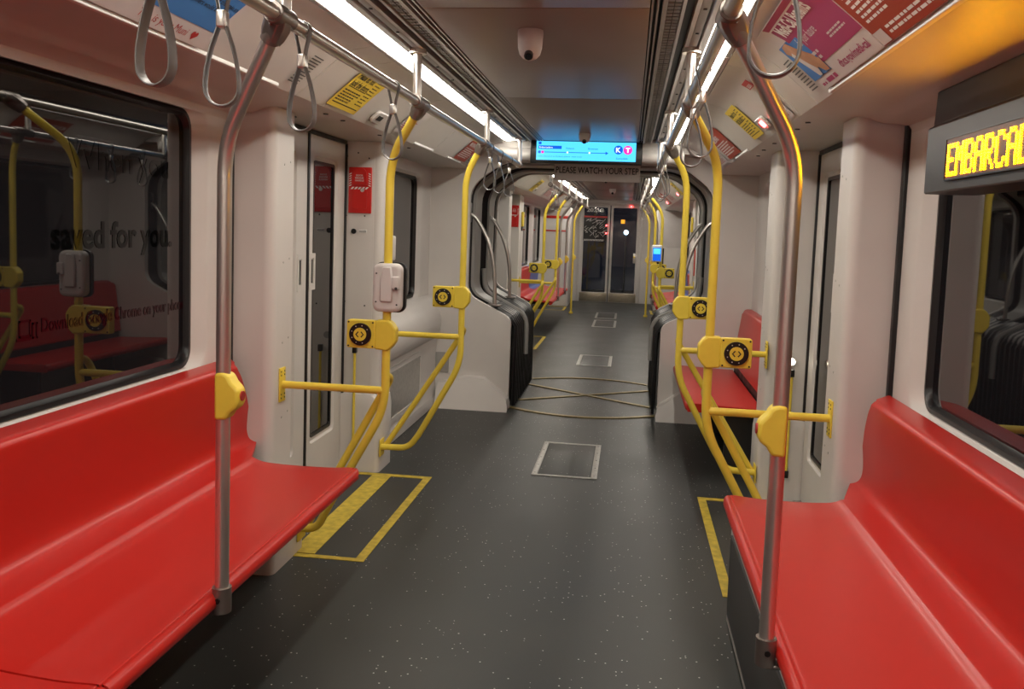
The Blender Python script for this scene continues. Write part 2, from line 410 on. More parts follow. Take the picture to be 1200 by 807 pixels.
def side_wall(s, W, Y0, Y1, Z0, Z1, win=None, dep=.045, name='wall'):
    m = MB(); t3 = lambda u, v, d=0.0: (s*(W-d), u, v)
    if win:
        u0, u1, v0, v1 = win; b = .075
        holed(m, t3, Y0, Y1, Z0, Z1, [(u0-b, u1+b, v0-.018, v1+.02, .10, 0), (u0-b*.75, u1+b*.75, v0-.016, v1+.017, .10, .006), (u0-.02, u1+.02, v0-.006, v1+.006, .085, dep-.006), (u0, u1, v0, v1, .075, dep), (u0, u1, v0, v1, .075, dep+.03)])
        holed(m, lambda u, v, d=0.0: (s*(W+.08), u, v), Y0, Y1, Z0, Z1, [(u0, u1, v0, v1, .075, 0)])
    else:
        m.box(s*W, s*(W+.06), Y0, Y1, Z0, Z1)
    nm = ('wall_left' if s < 0 else 'wall_right')
    m.build(nm, 'wall', kind='structure')
for s in (-1, 1):
    # near bench zone: a long window
    wz = (.20, 3.225, .868, 1.866)
    side_wall(s, HW, YN, 3.46, 0, 1.875, wz); window(s, 1.388, *wz)
    # zone between door and gangway
    wz2 = (5.48, 6.60, .905, 1.83)
    side_wall(s, 1.29, 5.16, 6.95, 0, 1.93, wz2, dep=.035); window(s, 1.323, *wz2, r=.07)
    # mirrored far side
    wz3 = (far(6.60), far(5.48), .905, 1.83)
    side_wall(s, 1.29, 8.45, far(5.16), 0, 1.93, wz3, dep=.035); window(s, 1.323, *wz3, r=.07)
    for a, b, c, d in ((far(3.46), 14.95, 12.35, 14.75), (14.95, YF, 15.25, 16.6)):
        side_wall(s, HW, a, b, 0, 1.875, (c, d, .868, 1.866)); window(s, 1.388, c, d, .868, 1.866)
    # wall above door leaves / behind
    for a, b in ((3.46, 5.16), (far(5.16), far(3.46))):
        m = MB(); m.box(s*1.40, s*1.46, a, b, 0, 1.95); m.build('wall_left' if s < 0 else 'wall_right', 'charcoal', kind='structure')
# unseen end wall added behind the camera for bounce and reflections
m = MB(); m.box(-HW-.1, HW+.1, YN-.06, YN, 0, 2.2); m.build('wall_back', 'wall', kind='structure')

# door pillars: (W inner, rounded corners) with lower boots
def pillar(s, y0, y1, win, boot=None, flip=False, z1=1.926):
    """outline in plan; rounded corner on the side that faces the seats"""
    ya, yb = (y0, y1) if not flip else (y1, y0); sg = 1 if not flip else -1
    pts = [(HW+.05, ya)]
    r = .042
    for k in range(9):
        a = math.pi/2*k/8; pts.append((win+r-r*math.sin(a), ya+sg*(r-r*math.cos(a))))
    pts += [(win, yb-sg*.004), (win+.004, yb), (HW+.05, yb)]
    m = MB(); m.prism([(s*x, y) for x, y in pts], lambda u, v, d: (u, v, d), 0.0, z1)
    m.build('trim_5', 'wall', kind='structure')
    if boot:
        w0, by0, by1, bz = boot
        m = MB(); r = .03
        P2 = [(s*x, y) for x, y in rrect(w0, HW-.01, by0, by1, r, 4)]
        q = lambda u, v, d: (u, v, d)
        loops = []
        for z, off in ((.0, 0), (bz*.82, 0), (bz*.94, .008), (bz, .04)):
            L = rrect(w0+off, HW-.01, by0+off*.3, by1-off*.3, r, 4); loops.append([(s*x, y, z) for x, y in L])
        m.grid(loops, closed=True); m.add(loops[-1], [tuple(range(len(loops[-1])))]); m.build('trim_6', 'wall', kind='structure')
    # screws in the inner strip
    m = MB()
    for z in (.22, .62, .95, 1.30, 1.72):
        for dy in ((.04, .10)):
            y = yb-sg*dy*1.1
            m.cyl((s*(win+.002), y, z-dy*.25), (s*(win-.0015), y, z-dy*.25), .0045, 8)
    m.build('trim_4', 'alu', kind='structure')
for s in (-1, 1):
    pillar(s, 3.49, 3.715, 1.158, (1.068, 3.31, 3.66, .31))
    pillar(s, 4.90, 5.16, 1.100, (1.078, 4.87, 5.15, .46))
    pillar(s, far(3.715), far(3.49), 1.158, None, flip=True)
    pillar(s, far(5.16), far(4.90), 1.100, None, flip=True)
    # black rubber joint at the start of the pillar
    m = MB(); m.box(s*(HW-.016), s*(HW+.02), 3.455, 3.492, .40, 1.915, .006); m.build('trim_7', 'rubber', kind='structure')
    m = MB(); m.box(s*(HW-.016), s*(HW+.02), far(3.492), far(3.455), .40, 1.915, .006); m.build('trim_7', 'rubber', kind='structure')
    # far pillar facing the viewer, beyond the far doors
    m = MB(); m.box(s*1.155, s*(HW+.03), far(3.50)-.03, far(3.50)+.22, 0, 1.926, .03); m.build('trim_5', 'wall', kind='structure')

# ------------------------------------------------------------------ side doors
DN = [0]
def door(s, y0, y1, order):
    DN[0] += 1; W = 1.32
    t = thing(f'door_{DN[0]}', (s*W, (y0+y1)/2, 0), None, None, kind='structure')
    mid = (y0+y1)/2; t3 = lambda u, v, d=0.0: (s*(W-d), u, v)
    for (a, b) in ((y0, mid-.013), (mid+.013, y1)):
        pc, pw = ((mid-.335, .15) if a < mid-.1 else (mid+.265, .16)) if y0 < 7 else ((a+b)/2, .16)
        m = MB(); holed(m, t3, a, b, .025, 1.905, [(pc-pw-.03, pc+pw+.03, .27, 1.80, .03, 0), (pc-pw-.022, pc+pw+.022, .278, 1.792, .03, .012), (pc-pw, pc+pw, .30, 1.775, .02, .014), (pc-pw, pc+pw, .30, 1.775, .02, .03)])
        o = m.add([t3(a, .025, 0), t3(b, .025, 0), t3(b, 1.905, 0), t3(a, 1.905, 0), t3(a, .025, -.05), t3(b, .025, -.05), t3(b, 1.905, -.05), t3(a, 1.905, -.05)], [(0, 1, 5, 4), (1, 2, 6, 5), (2, 3, 7, 6), (3, 0, 4, 7), (4, 5, 6, 7)])
        leaf = m.build('leaf', 'wall', t)
        m = MB(); m.prism(rrect(pc-pw, pc+pw, .30, 1.775, .02), t3, -.016, -.024); m.build('pane', 'glass', leaf)
        m = MB(); g = .014
        A = rrect(pc-pw-.002, pc+pw+.002, .298, 1.777, .02); B = rrect(pc-pw+g, pc+pw-g, .30+g, 1.775-g, .015)
        m.grid([[t3(u, v, -.010) for u, v in A], [t3(u, v, -.008) for u, v in A], [t3(u, v, -.009) for u, v in B], [t3(u, v, -.018) for u, v in B]], closed=True); m.build('gasket', 'gasket', leaf)
        hy = mid-.075 if a < mid-.1 else mid+.075
        if a > mid: hy = mid+.072
        else: hy = mid-.095
        m = MB(); A = rrect(hy-.040, hy+.040, 1.10, 1.292, .004); B = rrect(hy-.020, hy+.020, 1.13, 1.266, .004)
        m.grid([[t3(u, v, -.001) for u, v in A], [t3(u, v, .004) for u, v in A], [t3(u, v, .004) for u, v in B], [t3(u, v, -.012) for u, v in B]], closed=True); m.build('handle', 'wall', leaf)
        m = MB(); m.prism(rrect(hy-.012, hy+.004, 1.136, 1.260, .002), t3, .001, .0035); m.build('handle_slot', 'charcoal', leaf)
    m = MB(); m.box(s*(W-.008), s*(W+.03), mid-.012, mid+.012, .02, 1.905, .004); m.build('centre_seal', 'rubber', t)
    for y in ((y1+.0,) if y0 < 7 else (y0-.016,)): m = MB(); m.box(s*(W-.012), s*(W+.03), y, y+.016, .02, 1.91, .003); m.build('edge_seal', 'rubber', t)
    m = MB(); m.box(s*(W-.04), s*(W+.05), y0, y1, 0.0, .018, .004); m.build('threshold', 'alu', t)
    m = MB(); m.box(s*(W-.012), s*(W+.05), y0, y1, 1.906, 1.926); m.build('head_seal', 'rubber', t)
for s in (-1, 1):
    door(s, 3.735, 4.885, 0); door(s, far(4.885), far(3.735), 1)

# ------------------------------------------------------------------ gangway
def octa(o=0.0, lower=.60, top=1.99):
    """opening outline, going from lower left round the top to lower right"""
    L = [(-(lower-o), 0.0), (-(lower-o), .735-o*.3), (-(.965-o), .915+o*.2), (-(.965-o), 1.79-o*.5), (-(.70-o*.5), top-o), (.70-o*.5, top-o), (.965-o, 1.79-o*.5), (.965-o, .915+o*.2), (lower-o, .735-o*.3), (lower-o, 0.0)]
    pts = [Vector((a, 0, b)) for a, b in L]
    return [(p.x, p.z) for p in fillet(pts, [.06, .09, .12, .10, .10, .12, .09, .06], 5)]
def ringwall(y0, y1, o, outer_fn, name, mt, **kw):
    """wall across the car with the gangway opening cut out"""
    a = octa(o); m = MB()
    b = outer_fn(a)
    m.grid([[(x, y0, z) for x, z in b], [(x, y0, z) for x, z in a], [(x, y1, z) for x, z in a], [(x, y1, z) for x, z in b]])
    return m.build(name, mt, **kw)
def outer_full(a):
    out = []
    for x, z in a:
        if z < 1.76: out.append((math.copysign(HW+.02, x), z))
        else:
            out.append((math.copysign(HW+.02, x) if abs(x) > .965-.02 else x*(HW+.02)/.965, 2.2 if abs(x) < .9 else 1.93))
    return out
def outer_off(dd):
    def f(a):
        out = []
        for i, (x, z) in enumerate(a):
            p = a[max(0, i-1)]; q = a[min(len(a)-1, i+1)]; tx, tz = q[0]-p[0], q[1]-p[1]; L = math.hypot(tx, tz) or 1
            out.append((x-tz/L*dd, max(0, z+tx/L*dd)))
        return out
    return f
ringwall(6.95, 7.00, 0, outer_full, 'wall_front', 'wall', kind='structure')
ringwall(8.42, 8.47, 0, outer_full, 'wall_front', 'wall', kind='structure')
# header above the opening, with its half-round beam
m = MB(); m.box(-HW, HW, 6.72, 6.96, 2.06, 2.2); m.tube([(-.70, 6.74, 2.035), (.70, 6.74, 2.035)], .052, 24); m.build('trim_8', 'wall', kind='structure')
m = MB(); m.box(-.66, .66, 6.62, 6.66, 2.128, 2.150, .006); m.build('trim_8', 'silverpaint', kind='structure')
m = MB(); m.box(-.80, .80, 8.48, 8.74, 2.045, 2.2, .01); m.build('trim_8', 'greyp', kind='structure')
# bellows and frames
def tunnel(y0, y1, o, dd, name, mt, pleats=0, part=None, parent=None, label=None, cat=None):
    m = MB()
    if pleats:
        rows = []; n = pleats*4
        for k in range(n+1):
            y = y0+(y1-y0)*k/n; oo = o+.018*math.sin(k/4*2*math.pi)
            rows.append([(x, y, z) for x, z in octa(oo)])
        m.grid(rows)
        rows = [[(x, y, z) for x, z in outer_off(.05)(octa(o))] for y in (y0, y1)]; m.grid(rows)
    else:
        a = octa(o); b = outer_off(dd)(a)
        m.grid([[(x, y0, z) for x, z in a], [(x, y1, z) for x, z in a], [(x, y1, z) for x, z in b], [(x, y0, z) for x, z in b], [(x, y0, z) for x, z in a]])
    return m.build(name, mt, parent, label=label, cat=cat)
g = thing('gangway_bellows', (0, 7.70, 0), 'black rubber accordion bellows lining the passage between the two car sections', 'bellows')
tunnel(7.00, 7.20, -.030, 0, 'bellows_fold', 'rubber', 4, parent=g)
tunnel(7.20, 7.50, .006, .06, 'tunnel_frame', 'bulk', parent=g)
tunnel(7.50, 7.90, -.022, 0, 'bellows_fold', 'rubber', 7, parent=g)
tunnel(7.90, 8.20, .006, .06, 'tunnel_frame', 'bulk', parent=g)
tunnel(8.20, 8.42, -.030, 0, 'bellows_fold', 'rubber', 4, parent=g)
# pleated black side skirts below the slopes
for s in (-1, 1):
    m = MB(); rows = []
    for k in range(61):
        y = 7.02+(8.38-7.02)*k/60; x = .565+(.014 if k % 4 < 2 else -.006)
        rows.append([(s*x, y, .004), (s*x, y, .66), (s*(x+.05), y, .74), (s*(x+.20), y, .825)])
    m.grid(rows); m.grid([[(s*.63, y, .004), (s*.63, y, .7)] for y in (7.02, 8.38)]); m.build('side_skirt', 'rubber', g)
for s in (-1, 1):
    m = MB(); m.tube(fillet([(s*.945, 7.62, 1.10), (s*.93, 7.62, .90), (s*.575, 7.62, .715), (s*.548, 7.62, .62), (s*.548, 7.62, .36)], [.08, .06, .05], 8), .022, 12, ry=.030); m.build('lip_trim', 'bulk', g)
# brass strips in the floor
def strip_arc(pts, lab, grp=None):
    m = MB(); pts = [Vector(p) for p in pts]; a = []; b = []
    L = []; R = []
    for i, p in enumerate(pts):
        t = (pts[min(i+1, len(pts)-1)]-pts[max(i-1, 0)]).normalized(); n = Vector((-t.y, t.x, 0))*.023
        L.append(p+n); R.append(p-n)
    m.grid([[(q.x, q.y, .001) for q in L], [(q.x, q.y, .008) for q in L], [(q.x, q.y, .008) for q in R], [(q.x, q.y, .001) for q in R]]); m.build('floor_strip', 'brass', label=lab, cat='floor strip', group='worn brass strips across the gangway floor')
strip_arc([(x, 6.76+.23*(x/.6)**2, 0) for x in [i*.04-.6 for i in range(31)]], 'worn brass floor strip bowing toward the viewer, nearest of the gangway strips')
strip_arc([(x, 8.60-.23*(x/.6)**2, 0) for x in [i*.04-.56 for i in range(29)]], 'worn brass floor strip at the far edge of the gangway')
strip_arc([(x, 7.70+.42*(x/.6), 0) for x in [i*.04-.56 for i in range(29)]], 'brass floor strip crossing the gangway, running away toward the right')
strip_arc([(x, 7.70-.42*(x/.6), .0) for x in [i*.04-.56 for i in range(29)]], 'brass floor strip crossing the gangway, running away toward the left')
# grab arcs in the gangway
for s, sd in ((-1, 'left'), (1, 'right')):
    for Y, nm in ((7.08, 'nearer'), (7.98, 'farther')):
        sg = 1
        P3 = [(s*1.0, Y, 1.575), (s*.93, Y, 1.53), (s*.84, Y, 1.38), (s*.785, Y, 1.21), (s*.762, Y, 1.02), (s*.757, Y, .835)]
        # smooth with Catmull-Rom
        pts = []
        Q = [Vector(p) for p in P3]; Q = [Q[0]*2-Q[1]]+Q+[Q[-1]*2-Q[-2]]
        for i in range(1, len(Q)-2):
            for k in range(6):
                t = k/6; pts.append(.5*((2*Q[i])+(-Q[i-1]+Q[i+1])*t+(2*Q[i-1]-5*Q[i]+4*Q[i+1]-Q[i+2])*t*t+(-Q[i-1]+3*Q[i]-3*Q[i+1]+Q[i+2])*t**3))
        pts.append(Q[-2])
        t = thing('grab_bar', (s*.76, Y, .83), f'curved steel grab handle on the {sd} side of the gangway, the {nm} of two', 'grab handle', 'curved steel gangway handles')
        m = MB(); m.tube(pts, .016, 14); m.build('bar', 'steel', t)
        m = MB(); m.box(s*.70, s*.82, Y-.03, Y+.03, .815, .835, .006); m.build('foot_plate', 'cast', t)
        m = MB(); m.box(s*.975, s*1.01, Y-.03, Y+.03, 1.50, 1.66, .006); m.build('wall_plate', 'black', t)
# white floor-level covers at the foot of the near bulkhead
for s, sd in ((-1, 'left'), (1, 'right')):
    m = MB(); prof = [(1.182, .0), (1.182, .19), (1.17, .197), (.95, .255), (.80, .25), (.60, .10), (.585, .05), (.585, 0)]
    a = [(s*x, 6.952, z) for x, z in prof]; b = [(s*x, 6.77 if z < .06 else (6.80 if z < .12 else 6.885), z if z < .12 else z-.01) for x, z in prof]
    m.grid([a, b], closed=True); m.add(b, [tuple(range(len(b)))]); m.add(a, [tuple(range(len(a)))])
    m.build('bulkhead_foot_cover', 'wall', label=f'low white moulded cover on the floor at the foot of the {sd} gangway bulkhead', cat='floor cover', mods=lambda o: setattr(o.modifiers.new('b', 'BEVEL'), 'width', .012))

# ------------------------------------------------------------------ end wall with cab doors
EC = -.09
m = MB(); m.box(-HW-.02, EC-.66, YF, YF+.06, 0, 2.2); m.box(EC+.66, HW+.02, YF, YF+.06, 0, 2.2); m.box(EC-.66, EC+.66, YF, YF+.06, 2.06, 2.2)
m.box(-.55, .55, YF-.25, YF, 2.06, 2.2, .03); m.build('wall_front', 'wall', kind='structure')
m = MB(); m.box(EC-.66, EC-.60, YF-.02, YF+.04, 0, 2.06, .01); m.box(EC+.60, EC+.66, YF-.02, YF+.04, 0, 2.06, .01); m.box(EC-.66, EC+.66, YF-.02, YF+.04, 2.03, 2.075, .01); m.build('trim_9', 'wall', kind='structure')
for k, (a, b) in enumerate(((EC-.60, EC-.01), (EC+.01, EC+.60))):
    t = thing(f'door_{5+k}', ((a+b)/2, YF, 0), None, None, kind='structure')
    t3 = lambda u, v, d=0.0: (u, YF-d, v)
    m = MB(); holed(m, t3, a, b, .0, 2.03, [(a+.045, b-.045, .20, 1.985, .02, 0), (a+.05, b-.05, .205, 1.98, .02, .02)]); m.build('leaf', 'wall', t)
    m = MB(); m.prism(rrect(a+.04, b-.04, .19, 1.99, .02), t3, -.012, -.018); m.build('pane', 'clearglass', t)
    m = MB(); m.box(a+.01, b-.01, YF-.012, YF-.001, .01, .195, .003); m.build('kick_plate', 'kick', t)
    if k == 0:
        m = MB(); m.box(b-.02, b+.005, YF-.05, YF-.01, .92, 1.02, .006); m.build('handle', 'steel', t)
    else:
        m = MB(); m.box(b-.10, b-.045, YF-.04, YF-.011, .84, 1.05, .008); m.build('lock_box', 'steel', t)
        m = MB(); m.box(b-.09, b-.055, YF-.045, YF-.041, .95, .99, .004); m.build('lock_sticker', 'signyellow', t)
t3 = face_to3(EC-.60, YF-.012, 0)
t = thing('route_map_sticker', (EC-.31, YF-.013, 1.28), 'white line transit map with red header on the glass of the left cab door', 'sticker')
m = MB(); m.box(EC-.555, EC-.065, YF-.015, YF-.013, 1.28, 1.80); m.build('backing', 'black', t)
m = MB(); m.box(EC-.555, EC-.065, YF-.018, YF-.0155, 1.765, 1.80); m.build('header_band', 'red', t)
m = MB(); rr = random.Random(5)
for i in range(46):
    x = EC-.53+rr.random()*.43; z = 1.37+rr.random()*.36; a = rr.choice((0, .5, .8, 1.57, 2.4, .8)); L = rr.uniform(.03, .13)
    dx, dz = math.cos(a)*L/2, math.sin(a)*L/2; x = min(max(x, EC-.54+abs(dx)), EC-.08-abs(dx))
    m.tube([(x-dx, YF-.017, z-dz), (x+dx, YF-.017, z+dz)], .0042, 5)
m.build('map_lines', 'white', t)
m = MB(); lines(m, t3, .06, .52, 1.30, .012, 2, .02, d=.006); m.build('small_print', 'white', t)
m = MB(); text(m, '2021B', t3, .10, 1.885, .075, .36, bold=.03, d=.004); m.build('car_number', 'white', label='white number 2021B on the glass above the transit map', cat='lettering')
for x, z, mt, lab in ((EC-.08, 1.61, 'redlamp', 'small red light on the cab door glass, upper of the two by the map'), (EC-.08, 1.45, 'redlamp', 'small red light on the cab door glass, lower of the two by the map'), (EC+.42, 2.015, 'redlamp', 'tiny red light above the right cab door')):
    m = MB(); m.cyl((x, YF-.03, z), (x, YF-.012, z), .014, 12); m.build('indicator_lamp', mt, label=lab, cat='lamp')
t = thing('signal_lamp', (EC+.33, YF+1.2, 0), 'bright bluish white lamp seen through the right cab door', 'lamp')
m = MB(); m.cyl((EC+.33, YF+1.2, 0), (EC+.33, YF+1.2, 1.48), .02, 12); m.build('post', 'charcoal', t)
m = MB(); m.cyl((EC+.33, YF+1.20, 1.48), (EC+.33, YF+1.14, 1.48), .05, 16); m.build('lens', 'bluelamp', t)
m = MB(); m.box(-1.5, 1.5, YF+.10, YF+4, -.06, 0.0); m.build('ground', 'dark', kind='structure')
m = MB(); m.box(EC+.22, EC+.30, YF-.016, YF-.0125, 1.66, 1.74, .004); m.build('sticker', 'amberglow', label='small amber square sticker on the right cab door glass', cat='sticker')
# cabinets beside the cab
for s, sd in ((-1, 'left'), (1, 'right')):
    t = thing('equipment_cabinet', (s*1.08, 17.4, 0), f'tall white cabinet at the far end on the {sd} of the cab doors', 'cabinet', 'white cab cabinets')
    m = MB(); m.box(s*.82, s*1.34, 16.85, 18.38, 0, 1.92, .02); m.build('body', 'wall', t)
    m = MB(); m.box(s*.86, s*1.30, 16.842, 16.85, 1.22 if s > 0 else 1.45, 1.75, .004); m.build('notice_panel', 'wplast' if s > 0 else 'white', t)
    if s < 0:
        for za, zb in ((1.70, 1.75), (1.45, 1.475)): m = MB(); m.box(s*.86, s*1.30, 16.836, 16.842, za, zb, .002); m.build('red_band', 'red', t)
    else:
        m = MB(); m.box(s*.84, s*.98, 16.840, 16.85, .75, 1.20, .01); m.build('dark_window', 'glass', t)
        m = MB(); m.box(s*.84, s*.94, 16.840, 16.85, .10, .30, .004); m.build('blue_sign', 'blueseat', t)

# ================================================================== SEATS
def catmull(P, n=5):
    Q = [Vector((a, b)) for a, b in P]; Q = [Q[0]*2-Q[1]]+Q+[Q[-1]*2-Q[-2]]; out = []
    for i in range(1, len(Q)-2):
        for k in range(n):
            t = k/n; out.append(.5*((2*Q[i])+(-Q[i-1]+Q[i+1])*t+(2*Q[i-1]-5*Q[i]+4*Q[i+1]-Q[i+2])*t*t+(-Q[i-1]+3*Q[i]-3*Q[i+1]+Q[i+2])*t**3))
    out.append(Q[-2]); return [(p.x, p.y) for p in out]
SP = [(.775, .398), (.747, .402), (.730, .416), (.725, .434), (.733, .449), (.745, .4545), (.754, .4525), (.766, .4550), (.85, .454), (.98, .463), (1.08, .476), (1.118, .486), (1.136, .496), (1.150, .501), (1.20, .505), (1.236, .511), (1.257, .528), (1.265, .570), (1.258, .66), (1.245, .75), (1.236, .835), (1.240, .858), (1.256, .867), (1.29, .869), (1.338, .869)]
SPC = catmull(SP, 5)
def bench(s, y0, y1, label, mt='seat', end='far', grp='red moulded bench seats', panel=False, back_mt=None):
    t = thing('bench_seat', (s*1.03, (y0+y1)/2, 0), label, 'bench seat', grp)
    def yend(x, z):     # the far end tucks in from the front corner to the back
        if end != 'far': return y1
        if z < .505 and x < 1.15: return y1-.115*max(0, (x-.73)/.41)**1.2
        if x < 1.25 and z < .54: return y1-.115+.26*min(1, (x-1.15)/.09)
        if x < 1.265 and z < .84: return y1+.145-.20*(max(0, z-.54)/.30)**1.4
        return y1-.055+.13*min(1, max(0, (x-1.24)/.09))
    cut = 1.19
    def strip(pts, nm, m_, th=.022):
        m = MB(); ny = 24; rows = []
        for k in range(ny+1):
            f = k/ny; row = []
            for (x, z) in pts:
                ye = yend(x, z); y = y0+(ye-y0)*f; row.append((s*x, y, z))
            rows.append(row)
        # round the two free corners at the far end
        if end == 'far':
            R = .05
            add = []
            for j, (x, z) in enumerate(pts):
                x_, y_, z_ = rows[-1][j]
                if x < .775 and z < .46:
                    dd = (.775-x)/.05; y_ -= R*(1-math.sqrt(max(0, 1-min(1, dd)**2)))*.9
                if z > .80:
                    dd = min(1, (z-.80)/.069); y_ -= .05*(1-math.sqrt(max(0, 1-dd**2)))*(.8 if x < 1.26 else .35)
                rows[-1][j] = (x_, y_, z_)
        m.grid(rows)
        def md(o):
            so = o.modifiers.new('thick', 'SOLIDIFY'); so.thickness = th; so.offset = -1 if True else 1
            b = o.modifiers.new('bev', 'BEVEL'); b.width = .006; b.segments = 3; b.limit_method = 'ANGLE'; b.angle_limit = math.radians(50)
        return m.build(nm, m_, t, sharp=60, mods=md)
    strip(SPC, 'seat_shell', mt) if back_mt is None else None
    if back_mt:
        i = min(range(len(SPC)), key=lambda q: abs(SPC[q][0]-1.18)+abs(SPC[q][1]-.502)*3)
        strip(SPC[:i+1], 'seat_pan', mt); strip(SPC[i:], 'backrest', back_mt)
    m = MB(); m.box(s*.86, s*1.33, y0+.05, y1-.30, .33, .405, .01); m.build('support_beam', 'charcoal', t)
    if panel:
        m = MB(); m.box(s*.752, s*1.30, y0, y1-.115, 0, .418, .004); m.build('base_cover', 'panelgrey', t)
        m = MB(); m.box(s*.744, s*.753, y0, y1-.17, .05, .352, .003); m.build('dark_panel', 'charcoal', t)
        m = MB()
        for yy in (y1-.15, 2.45): m.cyl((s*.747, yy, .18), (s*.753, yy, .18), .007, 10)
        m.build('screw', 'black', t)
    return t
bench(-1, YN+.02, 1.645, 'red moulded bench seat at the lower left corner, nearest the viewer', end='none')
bench(-1, 1.652, 3.40, 'long red moulded bench seat on the left, ending at the door pillar')
bench(1, YN+.02, 3.40, 'long red moulded bench seat at lower right on a grey boxed base', panel=True)
bench(-1, 12.35, 14.05, 'red bench seat at far left beyond the gangway, below the windows', end='none')
bench(-1, 14.06, 15.4, 'far left bench seat with blue backrest and red pan', end='none', back_mt='blueseat')
bench(1, 12.35, 13.75, 'red bench seat at far right beyond the gangway', end='none')
bench(1, 13.76, 15.3, 'far right bench seat with blue backrest, near the cab', end='none', back_mt='blueseat')
# single bench between the right door and the gangway
t = thing('bench_seat', (.93, 6.3, 0), 'flat red bench seat with separate red backrest between right door and gangway', 'bench seat')
m = MB(); pr = [(.708, .385), (.705, .42), (.718, .436), (.76, .438), (1.10, .425), (1.17, .425), (1.17, .385)]
rows = []
for y, sh in ((5.34, .012), (5.36, 0), (6.88, 0), (6.93, .02)): rows.append([(x+(sh if x < .8 else 0), y, z-(sh*.3)) for x, z in pr])
m.grid(rows, closed=True); m.add(rows[0], [tuple(range(len(pr)))]); m.add(rows[-1], [tuple(range(len(pr)))])
m.build('seat_pan', 'seat', t, mods=lambda o: setattr(o.modifiers.new('b', 'BEVEL'), 'width', .01))
m = MB(); rows = []
for y, tz in ((5.30, .88), (5.33, .905), (6.85, .905), (6.92, .88)):
    rows.append([(1.165, y, .47), (1.215, y, tz-.02), (1.232, y, tz), (1.285, y, tz), (1.285, y, .47)])
m.grid(rows, closed=True); m.add(rows[0], [(0, 1, 2, 3, 4)]); m.add(rows[-1], [(0, 1, 2, 3, 4)])
m.build('backrest', 'seat', t, mods=lambda o: setattr(o.modifiers.new('b', 'BEVEL'), 'width', .01))
m = MB(); m.box(1.175, 1.285, 5.36, 6.9, .40, .475); m.build('hinge_rail', 'rubber', t)
for yb in (5.6, 6.5): m = MB(); m.box(.98, 1.28, yb, yb+.04, 0, .385, .005); m.build('support_bracket', 'charcoal', t)

# equipment housing left between door and gangway
t = thing('equipment_housing', (-1.2, 6.05, 0), 'white rounded equipment housing with metal door under the left window by the gangway', 'equipment housing')
pr = catmull([(1.288, .90), (1.262, .893), (1.22, .868), (1.17, .80), (1.145, .72), (1.150, .63), (1.182, .572), (1.205, .56), (1.21, .50), (1.21, .10), (1.19, .085), (1.19, .005)], 3)
m = MB(); rows = [[(-x, y, z) for x, z in pr] for y in (5.17, 5.6, 6.0, 6.5, 6.80)]
rows.append([(-(x+(.02 if .55 < z < .88 else 0)), 6.90, z) for x, z in pr]); rows.append([(-(x+(.05 if .55 < z < .88 else 0)), 6.948, z) for x, z in pr])
m.grid(rows); m.build('cover', 'wall', t)
t3 = lambda u, v, d=0.0: (-(1.21-d), u, v)
m = MB(); A = rrect(5.42, 6.42, .13, .515, .03); B = rrect(5.46, 6.38, .165, .48, .02)
m.grid([[t3(u, v, 0) for u, v in A], [t3(u, v, .010) for u, v in A], [t3(u, v, .010) for u, v in B], [t3(u, v, .003) for u, v in B]], closed=True); m.build('door_frame', 'wall', t)
m = MB(); m.prism(rrect(5.458, 6.382, .163, .482, .02), t3, .001, .004); m.build('metal_door', 'alu', t)
m = MB(); m.box(-1.262, -1.10, 6.938, 6.949, .27, .432, .003); m.build('wall_socket_cover', 'greyp', label='small grey square cover plate low on the left gangway bulkhead', cat='cover plate')

# ================================================================== RAILS AND POLES
R = .018
def collar(par, s, y, top, d, r=.0245, nm='collar', mt='cast'):
    """T fitting: sleeve on the rail and a sleeve down the pole"""
    a = Vector((s*.513, y, 1.93)); d = Vector(d).normalized()
    m = MB(); m.tube([a+Vector((0, -.048, 0)), a+Vector((0, .048, 0))], r+.001, 20); m.tube([a, a+d*.070], r, 20)
    e = d.cross(Vector((0, 1, 0))).normalized(); n8 = []
    for t_, w_, q_ in ((-.018, .020, .030), (.020, .029, .034), (.050, .027, .028), (.066, .023, .023)):
        c_ = a+d*t_; n8.append([c_+e*w_*i_+Vector((0, q_*j_, 0)) for i_, j_ in ((-1, -.6), (-.6, -1), (.6, -1), (1, -.6), (1, .6), (.6, 1), (-.6, 1), (-1, .6))])
    m.grid(n8, closed=True); m.add(n8[0], [tuple(range(8))]); m.add(n8[-1], [tuple(range(8))])
    m.cyl(a+d*.028-Vector((0, .032, 0)), a+d*.028-Vector((0, .037, 0)), .006, 10)
    m.build(nm, mt, par, mods=lambda o: setattr(o.modifiers.new('b', 'BEVEL'), 'width', .003))
def overhead(s, y0, y1, hang, lab):
    t = thing('overhead_handrail', (s*.513, (y0+y1)/2, 1.91), lab, 'handrail')
    m = MB(); m.tube([(s*.513, y0, 1.93), (s*.513, y1, 1.93)], R, 24); m.build('rail', 'steel', t)
    for y in hang:
        m = MB(); m.tube([(s*.513, y, 1.93), (s*.513, y, 2.126)], .0165, 18); h = m.build('hanger', 'steel', t)
        m = MB(); m.tube([(s*.513, y, 2.108), (s*.513, y, 2.126)], .034, 22); m.build('ceiling_flange', 'steel', h)
        m = MB(); m.tube([(s*.513, y-.03, 1.93), (s*.513, y+.03, 1.93)], .024, 18); m.build('clamp', 'cast', h)
overhead(-1, YN+.03, 6.50, (2.02, 3.32, 4.98, 6.46), 'long polished overhead handrail along the left aisle of the near section')
overhead(1, YN+.03, 6.50, (1.95, 3.27, 4.90, 6.46), 'long polished overhead handrail along the right aisle of the near section')
overhead(-1, 9.0, 17.2, (9.05, 10.5, 11.9, 13.4, 15.0, 17.0), 'overhead handrail on the left beyond the gangway')
